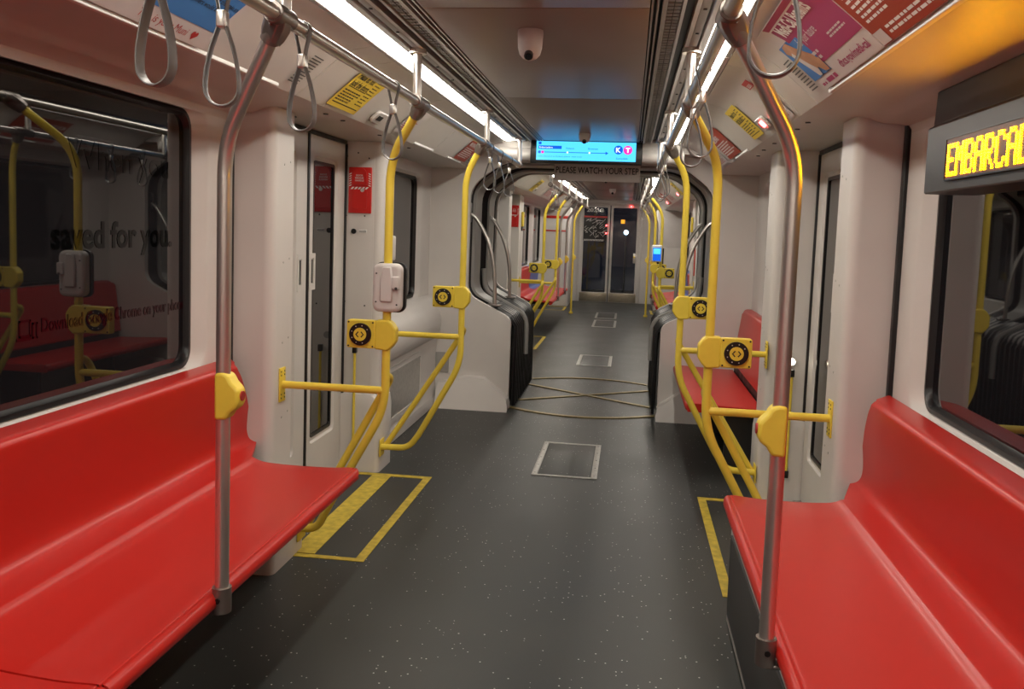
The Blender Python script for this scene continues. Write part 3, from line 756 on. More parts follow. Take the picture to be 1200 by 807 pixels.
overhead(1, 9.0, 17.2, (9.05, 10.5, 11.9, 13.4, 15.0, 17.0), 'overhead handrail on the right beyond the gangway')

def stop_box(par, s, x, y, z, lean=0):
    """hexagonal yellow stop-request housing gripping a silver pole"""
    m = MB(); o = [(-.014, .060), (.006, .062), (.020, .058), (.026, .050), (.032, .038), (.044, .026), (.052, .016), (.053, -.018), (.046, -.030), (.030, -.042), (.024, -.052), (.018, -.062), (-.014, -.064)]
    o = [(-s*a*-1 if False else a, b) for a, b in o]
    sx = 1 if s < 0 else -1
    m.prism([(x+sx*a, z+b) for a, b in o], lambda u, v, d: (u, y+d, v), -.026, .026)
    b = m.build('stop_button_housing', 'yplast', par, mods=lambda o: (setattr(o.modifiers.new('b', 'BEVEL'), 'width', .008), setattr(o.modifiers['b'], 'segments', 3)))
    m = MB(); m.cyl((x+sx*.048, y, z), (x+sx*.0555, y, z), .013, 20); m.build('stop_button', 'redink', b, label='small red stop button')
    return b
def silver(s, x, y, zb, yt, label, foot=True, box=True, zbend=1.655, boxz=.99):
    t = thing('grab_pole', (s*x, y, zb), label, 'grab pole', 'silver grab poles')
    top = Vector((s*.513, yt, 1.93)); bend = Vector((s*x, y, zbend))
    p = fillet([(s*x, y, zb), bend, top], .095, 12); m = MB(); m.tube(p, .0188, 24); m.build('pole', 'steel', t)
    collar(t, s, yt, 0, bend-top)
    if foot:
        m = MB(); m.tube([(s*x, y, zb-.006), (s*x, y, zb+.062)], .0255, 24); m.box(s*(x+.00), s*(x+.07), y-.018, y+.018, zb-.012, zb-.002, .003)
        f = m.build('foot_socket', 'cast', t)
        m = MB(); m.cyl((s*x, y-.0225, zb+.032), (s*x, y-.0285, zb+.032), .0075, 12); m.build('screw', 'black', f)
    if box: stop_box(t, s, s*x, y, boxz)
    return t
silver(-1, .722, 2.15, .405, 2.00, 'silver grab pole rising from the left bench edge, bent toward the overhead rail')
silver(1, .703, 2.15, .405, 1.97, 'silver grab pole rising from the right bench edge, nearest the viewer')
for s, sd in ((-1, 'left'), (1, 'right')):
    silver(s, .722, 13.2, .405, 13.1, f'thin silver grab pole far beyond the gangway on the {sd}, nearer of two', foot=True)
    silver(s, .722, 14.6, .405, 14.5, f'thin silver grab pole far beyond the gangway on the {sd}, farther of two', foot=True)

def door_button(par, s, x, y, z):
    """yellow plate with a black dial, carried beside the pole"""
    sx = -1 if s < 0 else 1      # plate is on the wall side of the pole
    c = x+sx*.105
    m = MB(); m.prism(rrect(c-.062, c+.062, z-.060, z+.060, .008, 3), lambda u, v, d: (u, y+d, v), -.030, .012)
    b = m.build('button_plate', 'yplast', par, mods=lambda o: setattr(o.modifiers.new('b', 'BEVEL'), 'width', .003))
    m = MB(); m.cyl((c, y-.029, z), (c, y-.040, z), .048, 32); m.build('button_dial', 'black', b, label='black round dial')
    m = MB(); m.cyl((c, y-.039, z), (c, y-.044, z), .028, 28); m.build('button_centre', 'yplast', b, label='yellow centre with open-door arrows')
    t3 = face_to3(c, y-.0445, z)
    m = MB()
    for sg in (-1, 1):
        for sv in (-1, 1):
            m.add([t3(sg*.019, 0, .001), t3(sg*.008, sv*.013, .001), t3(sg*.004, sv*.010, .001), t3(sg*.013, 0, .001)], [(0, 1, 2, 3)])
    m.build('arrow_mark', 'ink', b)
    m = MB()
    for q in range(7):
        a = math.radians(35+q*42); m.cyl((c+.038*math.cos(a), y-.0405, z+.038*math.sin(a)), (c+.038*math.cos(a), y-.0412, z+.038*math.sin(a)), .0026, 8)
    m.build('braille_dot', 'wplast', b, kind='stuff')
    m = MB()
    for a_, b_ in ((-1, -1), (-1, 1), (1, -1), (1, 1)): m.cyl((c+a_*.053, y-.031, z+b_*.051), (c+a_*.053, y-.0325, z+b_*.051), .004, 8)
    m.build('plate_screw', 'black', b)
    # clamp, a bevelled hexagon on the aisle side
    m = MB(); o = [(-.045, .062), (.012, .064), (.030, .050), (.046, .026), (.046, -.026), (.030, -.050), (.012, -.068), (-.045, -.062)]
    m.prism([(x-sx*a, z+b2) for a, b2 in o], lambda u, v, d: (u, y+d, v), -.029, .029)
    m.build('clamp', 'yplast', par, mods=lambda o: (setattr(o.modifiers.new('b', 'BEVEL'), 'width', .007), setattr(o.modifiers['b'], 'segments', 3)))
def guard(s, x, y, yt, zbend, wall, zbar, low, tB, zbtn, label, button=True, flipY=1, bar_out=True):
    """yellow pole with bar to the pillar and the two sloping lower tubes"""
    t = thing('door_guard_rail', (s*x, y, low[1]), label, 'guard rail', 'yellow door guard rails')
    top = Vector((s*.513, yt, 1.93)); bend = Vector((s*x, y, zbend))
    lx, lz = low
    p = [top, bend, (s*x, y, .665), (s*(x+.235), y, .235), (s*(x+.295), y+.0, lz+.01), (s*lx, y, lz+.005)]
    p = fillet(p, [.12, .10, .10, .05], 10)
    m = MB(); m.tube(p, R, 20); m.build('pole', 'yellow', t)
    m = MB(); a = Vector((s*x, y+flipY*.02, tB)); b = Vector((s*(lx-.01), y+flipY*.05, lz-.01))
    q = fillet([Vector((s*x, y, tB+.035)), a+Vector((-s*.005, flipY*.05, .01)), b], .03, 8); m.tube(q, .0165, 18); m.build('diagonal_tube', 'yellow', t)
    m = MB(); m.tube([(s*x, y, zbar), (s*wall, y, zbar)], .0165, 18); m.build('cross_bar', 'yellow', t)
    m = MB(); m.box(s*wall, s*(wall-.007), y-.032, y+.032, zbar-.075, zbar+.075, .003); pl = m.build('wall_plate', 'yplast', t)
    m = MB()
    for dy in (-.018, .018):
        for dz in (-.058, -.042, .042, .058): m.cyl((s*(wall-.006), y+dy, zbar+dz), (s*(wall-.0085), y+dy, zbar+dz), .004, 8)
    m.build('screw', 'black', pl)
    m = MB(); m.box(s*lx, s*(lx-.006), y-.03, y+.06, lz-.05, lz+.05, .003); m.build('foot_plate', 'yplast', t)
    # cast fitting at the rail
    collar(t, s, yt, 0, bend-top, r=.0245, mt='cast')
    if button: door_button(t, s, s*x, y, zbtn)
    return t
guard(-1, .690, 3.60, 3.40, 1.73, 1.158, .742, (1.066, .10), .775, .985, 'yellow guard rail with white card device and door button, nearest on the left')
guard(1, .664, 3.60, 3.28, 1.745, 1.158, .738, (1.066, .10), .79, .985, 'yellow guard rail with door button, nearest on the right behind the silver pole')
guard(-1, .614, 4.90, 4.88, 1.755, 1.100, .825, (1.076, .145), .845, 1.055, 'yellow guard rail with door button, second on the left by the gangway', flipY=1)
guard(1, .622, 4.90, 4.82, 1.77, 1.100, .815, (1.076, .145), .845, 1.055, 'yellow guard rail with door button, second on the right by the gangway', flipY=1)
for s, sd in ((-1, 'left'), (1, 'right')):
    guard(s, .70, far(4.90), far(4.90), 1.72, 1.100, .84, (1.10, .145), .80, 1.0, f'yellow guard rail beyond the gangway on the {sd}, nearest the passage', flipY=-1)
    guard(s, .66, far(3.52), far(3.55), 1.74, 1.155, .74, (1.10, .10), .78, 1.0, f'yellow guard rail beyond the gangway on the {sd}, past the far side door', flipY=-1)
# plain yellow poles near the cab
for s, sd in ((-1, 'left'), (1, 'right')):
    t = thing('grab_pole', (s*.66, 15.5, 0), f'yellow grab pole farthest away on the {sd}, near the cab doors', 'grab pole')
    m = MB(); m.tube(fillet([(s*.66, 15.5, .02), (s*.66, 15.5, 1.70), (s*.513, 15.5, 1.93)], .12, 8), R, 14); m.build('pole', 'yellow', t)
    stop_box(t, s, s*.66, 15.5, 1.0)
    m = MB(); m.tube([(s*.66, 15.5, .0), (s*.66, 15.5, .03)], .035, 16); m.build('floor_flange', 'yellow', t)

# card reader backs on the poles
def reader(x, y, z, lab, mt='wplast'):
    t = thing('card_reader', (x, y, z-.10), lab, 'card reader')
    m = MB(); m.prism(rrect(x-.062, x+.062, z-.103, z+.103, .03, 6), lambda u, v, d: (u, y+d, v), -.045, .01)
    m.build('shell', mt, t, mods=lambda o: (setattr(o.modifiers.new('b', 'BEVEL'), 'width', .016), setattr(o.modifiers['b'], 'segments', 4)))
    m = MB(); m.prism(rrect(x-.066, x+.070, z-.107, z+.107, .032, 6), lambda u, v, d: (u, y+d, v), .008, .026); m.build('front_body', 'black', t)
    m = MB(); m.prism([(x-.02, z+.09), (x+.02, z+.09), (x+.028, z+.03), (x+.028, z-.06), (x-.028, z-.06), (x-.028, z+.03)], lambda u, v, d: (u, y+d, v), -.056, -.040)
    m.build('pole_saddle', mt, t, mods=lambda o: setattr(o.modifiers.new('b', 'BEVEL'), 'width', .006))
    m = MB(); m.box(x+.026, x+.058, y-.062, y-.044, z-.005, z+.05, .006); m.build('latch', mt, t)
    m = MB(); m.cyl((x+.045, y-.0615, z+.0), (x+.045, y-.064, z+.0), .006, 10)
    for a, b in ((-.045, .06), (-.045, -.06), (.045, -.07), (.012, .06)): m.cyl((x+a, y-.0445, z+b), (x+a, y-.0465, z+b), .004, 8)
    m.build('screw', 'charcoal', t)
reader(-.682, 3.60, 1.188, 'white rounded card reader back on the nearest left yellow pole')
t = thing('card_reader', (.66, far(3.52)-.06, 1.10), 'small card reader with lit blue screen on a far right yellow pole', 'card reader')
x = .665; y = far(4.9)-.05
m = MB(); m.box(x-.075, x+.045, y-.03, y+.03, 1.13, 1.33, .015); m.build('shell', 'white', t)
m = MB(); m.box(x-.062, x+.032, y-.034, y-.029, 1.145, 1.30, .003); m.build('screen_surround', 'screendark', t)
m = MB(); m.box(x-.056, x+.026, y-.037, y-.033, 1.225, 1.29, .002); m.build('screen', 'screenblue', t)

# hanging straps
def strap_proto():
    t = thing('hanging_strap', (0, 0, 0), None, 'hanging strap', 'grey hanging straps')
    # band swept in the XZ plane, wide along Y. local origin at the rail centre
    def band(pts, wd, th, nm, mt, closed=True):
        m = MB(); n = len(pts); rows = []
        for i, p in enumerate(pts):
            a = pts[(i-1) % n]; b = pts[(i+1) % n]; tx, tz = b[0]-a[0], b[1]-a[1]; L = math.hypot(tx, tz) or 1; nx, nz = -tz/L*th/2, tx/L*th/2
            w2 = wd/2; c = .3*wd
            rows.append([(p[0]+nx, -c, p[1]+nz), (p[0]+nx, c, p[1]+nz), (p[0]+nx*.4, w2, p[1]+nz*.4), (p[0]-nx*.4, w2, p[1]-nz*.4), (p[0]-nx, c, p[1]-nz), (p[0]-nx, -c, p[1]-nz), (p[0]-nx*.4, -w2, p[1]-nz*.4), (p[0]+nx*.4, -w2, p[1]+nz*.4)])
        if closed: rows.append(rows[0])
        m.grid(rows, closed=True); return m.build(nm, mt, t, sharp=50)
    # teardrop loop: round bottom, sides closing to a narrow neck
    pts = [(.0345*math.cos(math.radians(q)), -.214+.036*math.sin(math.radians(q))) for q in range(180, 361, 12)]
    rt = [(.0345, -.200), (.0325, -.180), (.0275, -.155), (.021, -.130), (.0135, -.108), (.007, -.090), (.0035, -.078)]
    pts = pts+rt+[(-x_, z_) for x_, z_ in rt[::-1]]
    band(pts, .023, .0055, 'loop', 'strap')
    # upper band around the rail
    pts = [(.021*math.cos(a), .021*math.sin(a)) for a in [math.radians(q) for q in range(-20, 201, 20)]]+[(-.010, -.045), (-.006, -.07), (.006, -.07), (.010, -.045)]
    band(pts, .020, .0035, 'rail_band', 'strap')
    m = MB(); m.box(-.010, .010, -.014, .014, -.095, -.060, .004); m.build('buckle', 'steel', t)
    return t
sp = strap_proto()
SL = [(-1, 1.455, 'grey hanging strap on the left rail, leftmost in the picture'),
      (-1, 1.705, 'grey hanging strap on the left rail just before the silver pole'),
      (-1, 2.14, 'grey hanging strap on the left rail just past the silver pole'),
      (-1, 2.99, 'grey hanging strap on the left rail just before the first yellow pole'),
      (-1, 5.12, 'grey hanging strap past the second left yellow pole, nearest of a cluster of three'),
      (-1, 5.50, 'grey hanging strap past the second left yellow pole, middle of three'),
      (-1, 5.95, 'grey hanging strap past the second left yellow pole, farthest of three'),
      (1, 1.30, 'large grey hanging strap at upper right, in front of the silver pole'),
      (1, 2.62, 'grey hanging strap on the right rail, nearer of two before the yellow pole'),
      (1, 2.98, 'grey hanging strap on the right rail, farther of two before the yellow pole'),
      (1, 5.35, 'grey hanging strap on the right rail by the gangway, nearest of its three'),
      (1, 5.75, 'grey hanging strap on the right rail by the gangway, middle of its three'),
      (1, 6.15, 'grey hanging strap on the right rail by the gangway, farthest of its three'),
      (-1, 9.35, 'small grey hanging strap just beyond the gangway on the left rail'),
      (-1, 9.9, 'small grey hanging strap beyond the gangway on the left, second along'),
      (1, 9.4, 'small grey hanging strap beyond the gangway on the right, first along'),
      (1, 9.85, 'small grey hanging strap beyond the gangway on the right, second along'),
      (1, 10.3, 'small grey hanging strap beyond the gangway on the right, third along'),
      (1, 12.6, 'tiny grey hanging strap far along the right rail, nearer of two'),
      (1, 13.9, 'tiny grey hanging strap far along the right rail, farther of two')]
for i, (s, y, lab) in enumerate(SL):
    if i == 0:
        sp.location = (s*.513, y, 1.93); sp['label'] = lab; LABELS.add(lab); o = sp
    else: o = copy_tree(sp, (s*.513, y, 1.93), lab)
    o.rotation_euler = (0, 0, random.uniform(-.18, .18))

# ================================================================== FLOOR DETAILS
def hatch(x0, x1, y0, y1, lab):
    t = thing('floor_hatch', ((x0+x1)/2, (y0+y1)/2, 0), lab, 'floor hatch', 'metal framed floor hatches')
    m = MB(); w1, w2 = .036, .022
    m.box(x0, x0+w1, y0, y1, .0005, .006, .001); m.box(x1-w1, x1, y0, y1, .0005, .006, .001); m.box(x0+w1, x1-w1, y0, y0+w2, .0005, .0055, .001); m.box(x0+w1, x1-w1, y1-w2, y1, .0005, .0055, .001)
    m.build('frame', 'alu', t)
    m = MB(); m.box(x0+w1+.004, x1-w1-.004, y0+w2+.004, y1-w2-.004, .0005, .0035, .001); m.build('lid', 'floor', t)
    m = MB()
    for k in range(5):
        for xx in (x0+w1/2, x1-w1/2): m.cyl((xx, y0+.05+k*(y1-y0-.1)/4, .005), (xx, y0+.05+k*(y1-y0-.1)/4, .0068), .005, 8)
    m.build('screw', 'charcoal', t)
hatch(-.195, .195, 5.055, 5.885, 'large metal framed floor hatch in the aisle before the gangway')
hatch(-.195, .185, 9.44, 10.27, 'metal framed floor hatch in the aisle just beyond the gangway')
hatch(-.20, .17, 13.45, 14.5, 'small looking floor hatch far down the aisle, nearer of the far pair')
hatch(-.21, .16, 14.85, 15.9, 'small looking floor hatch far down the aisle, by the cab doors')
def marking(s, xo, y0, y1, lab, band=True, xin=1.20):
    t = thing('floor_marking', (s*.98, (y0+y1)/2, 0), lab, 'floor marking', 'yellow doorway floor markings')
    m = MB(); w1 = .043
    m.box(s*xo, s*(xo+w1), y0, y1, .0005, .003); m.box(s*(xo+w1), s*xin, y0, y0+w1*.8, .0005, .0028); m.box(s*(xo+w1), s*xin, y1-w1, y1, .0005, .0028)
    m.build('outline', 'ypaint', t)
    if band: m = MB(); m.box(s*(xo+.235), s*(xo+.345), y0+w1, y1-w1, .0005, .0029); m.build('band', 'ypaint', t)
marking(-1, .752, 3.535, 4.86, 'yellow painted box with centre band on the floor at the left door')
marking(1, .762, 3.50, 4.85, 'yellow painted box on the floor at the right door')
marking(-1, .752, far(4.86), far(3.535), 'yellow painted box on the floor at the far left door beyond the gangway')
marking(1, .752, far(4.86), far(3.535), 'yellow painted box on the floor at the far right door beyond the gangway')
marking(-1, .82, 16.0, 16.8, 'small yellow floor corner marking at far left by the cabinet', band=False)
marking(1, .76, 16.0, 16.8, 'small yellow floor corner marking at far right by the cabinet', band=False)

# ================================================================== PILLAR EQUIPMENT
def red_box(x0, x1, z0, z1, Y, lab, hazard=True):
    t = thing('emergency_release_box', ((x0+x1)/2, Y, z0), lab, 'emergency box')
    m = MB(); m.box(x0, x1, Y-.014, Y, z0, z1, .004); m.build('cover', 'red', t)
    xc = (x0+x1)/2; w_ = (x1-x0); h_ = z1-z0
    m = MB(); A = rrect(x0+w_*.2, x1-w_*.18, z0+h_*.10, z0+h_*.50, .006); m.prism(A, lambda u, v, d: (u, Y-.014-d, v), 0, .006); m.build('lower_flap', 'red', t)
    m = MB(); A = arc(xc, z0+h_*.84, w_*.30, 0, 180, 10)+[(xc-w_*.32, z0+h_*.62), (xc+w_*.32, z0+h_*.62)]; m.prism(A, lambda u, v, d: (u, Y-.014-d, v), 0, .010); m.build('upper_flap', 'red', t)
    m = MB(); m.cyl((xc+w_*.12, Y-.014, z0+h_*.50), (xc+w_*.12, Y-.022, z0+h_*.50), .011, 14); m.build('lock', 'steel', t)
    if hazard:
        m = MB(); n = 6; zt, zb = z0+h_*.88, z0+h_*.58; b = .014
        def q(u0, v0, u1, v1, du, dv): m.add([(u0, Y-.0155, v0), (u1, Y-.0155, v1), (u1+du, Y-.0155, v1+dv), (u0+du, Y-.0155, v0+dv)], [(0, 1, 2, 3)])
        k = 0
        while k < n:
            z = zb+(zt-zb)*k/n
            q(x0+.004, z, x0+.004+b, z+.006, 0, .006); q(x1-.004-b, z+.006, x1-.004, z, 0, .006); k += 1
        for k in range(5):
            x = x0+.012+(w_-.03)*k/5; q(x, zb-.016, x+.012, zb-.003, .012, 0)
        t3 = face_to3(xc, Y-.025, 0)
        for i, st in enumerate(('DOOR', 'RELEASE', 'HANDLE')): text(m, st, t3, 0, z0+h_*(.80-.055*i), .0095, align='c')
        m.build('hazard_print', 'white', t)
red_box(-1.296, -1.160, 1.515, 1.778, 4.897, 'red emergency door release box with striped border, left door pillar')
red_box(-1.290, -1.168, 1.49, 1.78, far(3.715)-.001, 'small red emergency box on a pillar far left beyond the gangway')
red_box(1.175, 1.29, .93, 1.36, far(3.715)-.001, 'small red cabinet on a pillar far right beyond the gangway', hazard=False)
t = thing('pillar_cover_plate', (-1.25, 4.898, .5), 'tall white screwed cover plate on the left door pillar below the red box', 'cover plate')
m = MB(); m.box(-1.318, -1.146, 4.896, 4.8995, .5, 1.88, .001); m.build('plate', 'wall', t)
m = MB()
for x, z in ((-1.31, 1.84), (-1.245, 1.86), (-1.18, 1.83), (-1.31, 1.50), (-1.20, 1.50), (-1.31, 1.0), (-1.19, .98)): m.cyl((x, 4.894, z), (x, 4.8965, z), .005, 8)
m.build('screw', 'charcoal', t)
t = thing('door_key_switch', (-1.247, 4.89, 1.40), 'small black round door key switch marked DOOR on the left pillar', 'switch')
m = MB(); m.cyl((-1.262, 4.895, 1.41), (-1.262, 4.885, 1.41), .015, 20); m.build('lock', 'black', t)
m = MB(); m.box(-1.232, -1.185, 4.893, 4.896, 1.400, 1.422, .001); pl = m.build('name_plate', 'white', t)
m = MB(); text(m, 'DOOR', face_to3(-1.2085, 4.8925, 1.405), 0, 0, .011, .040, 'c'); m.build('lettering', 'ink', pl)
for s, sd in ((-1, 'left'), (1, 'right')):
    X = s*1.232
    t = thing('signal_rod', (X, 4.87, .15), f'thin yellow rod with black ends standing against the {sd} door pillar', 'rod')
    m = MB(); m.cyl((X, 4.86, .18), (X, 4.86, .72), .008, 12); m.build('rod', 'yellow', t)
    for z0, z1 in ((.145, .185), (.705, .745)): m = MB(); m.box(X-.012, X+.012, 4.845, 4.875, z0, z1, .003); m.build('end_cap', 'black', t)
m = MB(); m.box(-1.10, -1.072, 5.03, 5.13, 1.24, 1.39, .012); m.build('wall_intercom', 'wplast', label='small white rounded box on the inner side of the left door pillar', cat='intercom')
m = MB(); m.cyl((-1.262, 4.895, .80), (-1.262, 4.88, .80), .020, 20); m.cyl((-1.262, 4.881, .80), (-1.262, 4.876, .80), .013, 16); m.build('round_knob', 'greyp', label='small grey round knob above the yellow rod on the left pillar', cat='knob')
t = thing('door_lamp', (1.232, 4.89, .78), 'small round lit white lamp on the right door pillar', 'lamp')
m = MB(); m.cyl((1.232, 4.901, .784), (1.232, 4.888, .784), .030, 24); m.build('bezel', 'steel', t)
m = MB(); m.cyl((1.232, 4.889, .784), (1.232, 4.882, .784), .018, 20); m.build('lens', 'whitelamp', t)
# yellow push buttons beyond the gangway
for s, sd in ((-1, 'left'), (1, 'right')):
    t = thing('wall_push_button', (s*1.15, far(3.53)+.12, 1.50), f'small yellow push button unit on the far {sd} pillar', 'push button')
    m = MB(); m.box(s*1.155, s*1.128, far(3.53)+.0, far(3.53)+.12, 1.50, 1.70, .01); m.build('housing', 'yplast', t)
    m = MB(); m.box(s*1.155, s*1.14, far(3.53)+.01, far(3.53)+.11, 1.44, 1.50, .006); m.build('lower_cap', 'black', t)

# ================================================================== CEILING EQUIPMENT
def dome(x, y, z, r, h, lab, sc=1):
    t = thing('security_camera', (x, y, z-h), lab, 'security camera')
    m = MB(); n = 28; rows = []
    prof = [(r*1.0, 0), (r*1.03, -.01*sc), (r*1.0, -h*.35), (r*.96, -h*.6), (r*.82, -h*.82), (r*.55, -h*.95), (r*.30, -h), (0.0005, -h)]
    for (rr, dz) in prof: rows.append([(x+rr*math.cos(2*math.pi*k/n), y+rr*math.sin(2*math.pi*k/n), z+dz) for k in range(n)])
    m.grid(rows, closed=True); m.build('housing', 'wplast', t, sharp=60)
    a = Vector((x, y-r*.70, z-h*.88)); d = Vector((0, -.75, -.66)).normalized()
    m = MB(); m.cyl(a-d*.01, a+d*.010*sc, r*.36, 20); m.build('lens_bezel', 'charcoal', t)
    m = MB(); m.cyl(a+d*.009*sc, a+d*.014*sc, r*.26, 20); m.build('lens', 'glass', t)
dome(-.045, 3.02, 2.131, .043, .100, 'pale pink white ceiling camera at the top centre of the picture')
dome(-.018, 6.12, 2.131, .041, .062, 'white ceiling camera just in front of the blue screen')
dome(.012, 10.6, 2.131, .05, .075, 'small white ceiling camera beyond the gangway, nearer of two')
dome(.03, 13.6, 2.131, .05, .075, 'small white ceiling camera beyond the gangway, farther of two')

# passenger display
t = thing('passenger_display', (-.03, 6.66, 1.965), 'wide lit blue passenger route screen hanging above the gangway', 'screen')
m = MB(); m.box(-.452, .388, 6.615, 6.68, 1.962, 2.145, .008); m.build('housing', 'black', t)
m = MB(); m.box(-.405, .340, 6.611, 6.616, 1.985, 2.125); scr = m.build('screen', 'screenblue', t)
t3 = face_to3(-.405, 6.6105, 1.985)
m = MB()
text(m, 'Folsom', t3, .225, .083, .013, .06); text(m, 'Brannan', t3, .39, .083, .013, .072)
text(m, 'Line inbound to Embarcadero  next train', t3, .015, .024, .008, .33); text(m, 'Sunnydale', t3, .60, .016, .013, .085)
m.add([t3(.04, .056, 0), t3(.52, .056, 0), t3(.52, .061, 0), t3(.04, .061, 0)], [(0, 1, 2, 3)])
m.add([t3(.52, .046, 0), t3(.542, .0585, 0), t3(.52, .071, 0)], [(0, 1, 2)])
m.add([t3(.015, .083, 0), t3(.19, .083, 0), t3(.19, .107, 0), t3(.015, .107, 0)], [(0, 1, 2, 3)])
m.add([t3(.015, .115, 0), t3(.037, .115, 0), t3(.037, .135, 0), t3(.015, .135, 0)], [(0, 1, 2, 3)])
m.add([t3(.615+.033*math.cos(a*.2618), .085+.033*math.sin(a*.2618), 0) for a in range(24)], [tuple(range(24))])
m.add([t3(.023+.011*math.cos(a*.5236), .0585+.011*math.sin(a*.5236), .0002) for a in range(12)], [tuple(range(12))])
m.build('route_graphics', 'screendark', scr)
m = MB(); m.add([t3(.685+.033*math.cos(a*.2618), .085+.033*math.sin(a*.2618), .0003) for a in range(24)], [tuple(range(24))])
m.build('line_badge', 'screenpink', scr)
m = MB(); m.add([t3(.047+.011*math.cos(a*.5236), .0585+.011*math.sin(a*.5236), .0004) for a in range(12)], [tuple(range(12))]); m.build('current_stop_dot', 'screenpink', scr)
m = MB(); text(m, 'T', t3, .685, .068, .034, .034, 'c', bold=.04, d=.0006); text(m, 'K', t3, .615, .068, .034, .036, 'c', bold=.03, d=.0006)
text(m, 'Embarcadero', t3, .022, .089, .011, .10, d=.0006)
for u in (.235, .40): m.add([t3(u+.007*math.cos(a*.5236), .0585+.007*math.sin(a*.5236), .0006) for a in range(12)], [tuple(range(12))])
m.build('badge_lettering', 'screenwhite', scr)
# watch your step sign
t = thing('warning_sign', (.035, 7.12, 1.862), 'grey header sign reading PLEASE WATCH YOUR STEP hanging under the gangway frame', 'sign')
m = MB(); m.box(-.310, .382, 7.118, 7.135, 1.862, 2.02, .004); m.build('panel', 'wplast', t)
m = MB(); text(m, 'PLEASE WATCH YOUR STEP', face_to3(.037, 7.1175, 1.925), 0, 0, .050, .665, 'c', bold=.012); m.build('lettering', 'ink', t)

# LED sign
t = thing('led_destination_sign', (1.27, 2.0, 1.60), 'black sign box with amber LED letters EMBARCADERO over the right window', 'sign')
y0, y1 = .95, 2.79
m = MB(); m.prism([(1.345, 1.60), (1.195, 1.60), (1.195, 1.795), (1.21, 1.80), (1.215, 1.905), (1.345, 1.905)], lambda u, v, d: (u, d, v), y0, y1)
m.build('housing', 'signcase', t, mods=lambda o: setattr(o.modifiers.new('b', 'BEVEL'), 'width', .004))
m = MB(); m.box(1.188, 1.200, y0+.15, 2.60, 1.632, 1.742); bd = m.build('led_board', 'ledback', t)
m = MB(); m.box(1.186, 1.1965, y0+.15, 2.602, 1.742, 1.746); m.box(1.186, 1.1965, y0+.15, 2.602, 1.628, 1.632); m.box(1.186, 1.1965, 2.600, 2.605, 1.628, 1.746); m.build('window_frame', 'black', t)
FONT = {'E': ('11111', '10000', '10000', '11110', '10000', '10000', '11111'), 'M': ('10001', '11011', '10101', '10101', '10001', '10001', '10001'), 'B': ('11110', '10001', '10001', '11110', '10001', '10001', '11110'),
        'A': ('01110', '10001', '10001', '11111', '10001', '10001', '10001'), 'R': ('11110', '10001', '10001', '11110', '10100', '10010', '10001'), 'C': ('01110', '10001', '10000', '10000', '10000', '10001', '01110'),
        'D': ('11110', '10001', '10001', '10001', '10001', '10001', '11110'), 'O': ('01110', '10001', '10001', '10001', '10001', '10001', '01110')}
m = MB(); yy = 2.585; pc = .0108; pr_ = .0128
for ch in 'EMBARCADERO':
    for r_, row in enumerate(FONT[ch]):
        for c_, b_ in enumerate(row):
            if b_ == '1':
                for q in (0, 1):
                    z = 1.732-(r_+q*.5)*pr_-.007; y = yy-c_*pc
                    m.box(1.1865, 1.188, y-.0098, y, z-.0018, z+.0018)
    yy -= 6*pc
m.build('led_dots', 'led', bd, kind='stuff')

# small lit door indicator units on the coves
def indicator(s, yc, v, lab, lit):
    t = thing('door_indicator', (s*.90, yc, 1.95), lab, 'door indicator')
    f = cove_to3(s, yc); m = MB(); m.prism(rrect(-.085, .085, v-.034, v+.034, .02, 5), f, .0, .014)
    m.build('housing', 'wplast', t, mods=lambda o: setattr(o.modifiers.new('b', 'BEVEL'), 'width', .004))
    m = MB(); m.prism(rrect(-.05, .02, v-.014, v+.014, .003, 2), f, .014, .016); m.build('dark_lens', 'redink' if lit else 'ink', t)
    if lit:
        a = Vector(f(.055, v, .014)); b = Vector(f(.055, v, .026)); m = MB(); m.cyl(a, b, .018, 20); m.build('lamp', 'redlamp', t, label='glowing red lamp')
indicator(-1, 4.13, .055, 'oval indicator unit with a dark arrow beside the left yellow door sign', False)
indicator(1, 4.10, .060, 'oval indicator unit with a glowing red lamp by the right yellow door sign', True)
indicator(1, far(4.3), .06, 'small glowing red door indicator beyond the gangway on the right, nearer', True)
indicator(1, far(1.3), .06, 'small glowing red door indicator beyond the gangway on the right, farther', True)
indicator(-1, far(4.3), .06, 'small oval door indicator beyond the gangway on the left', False)

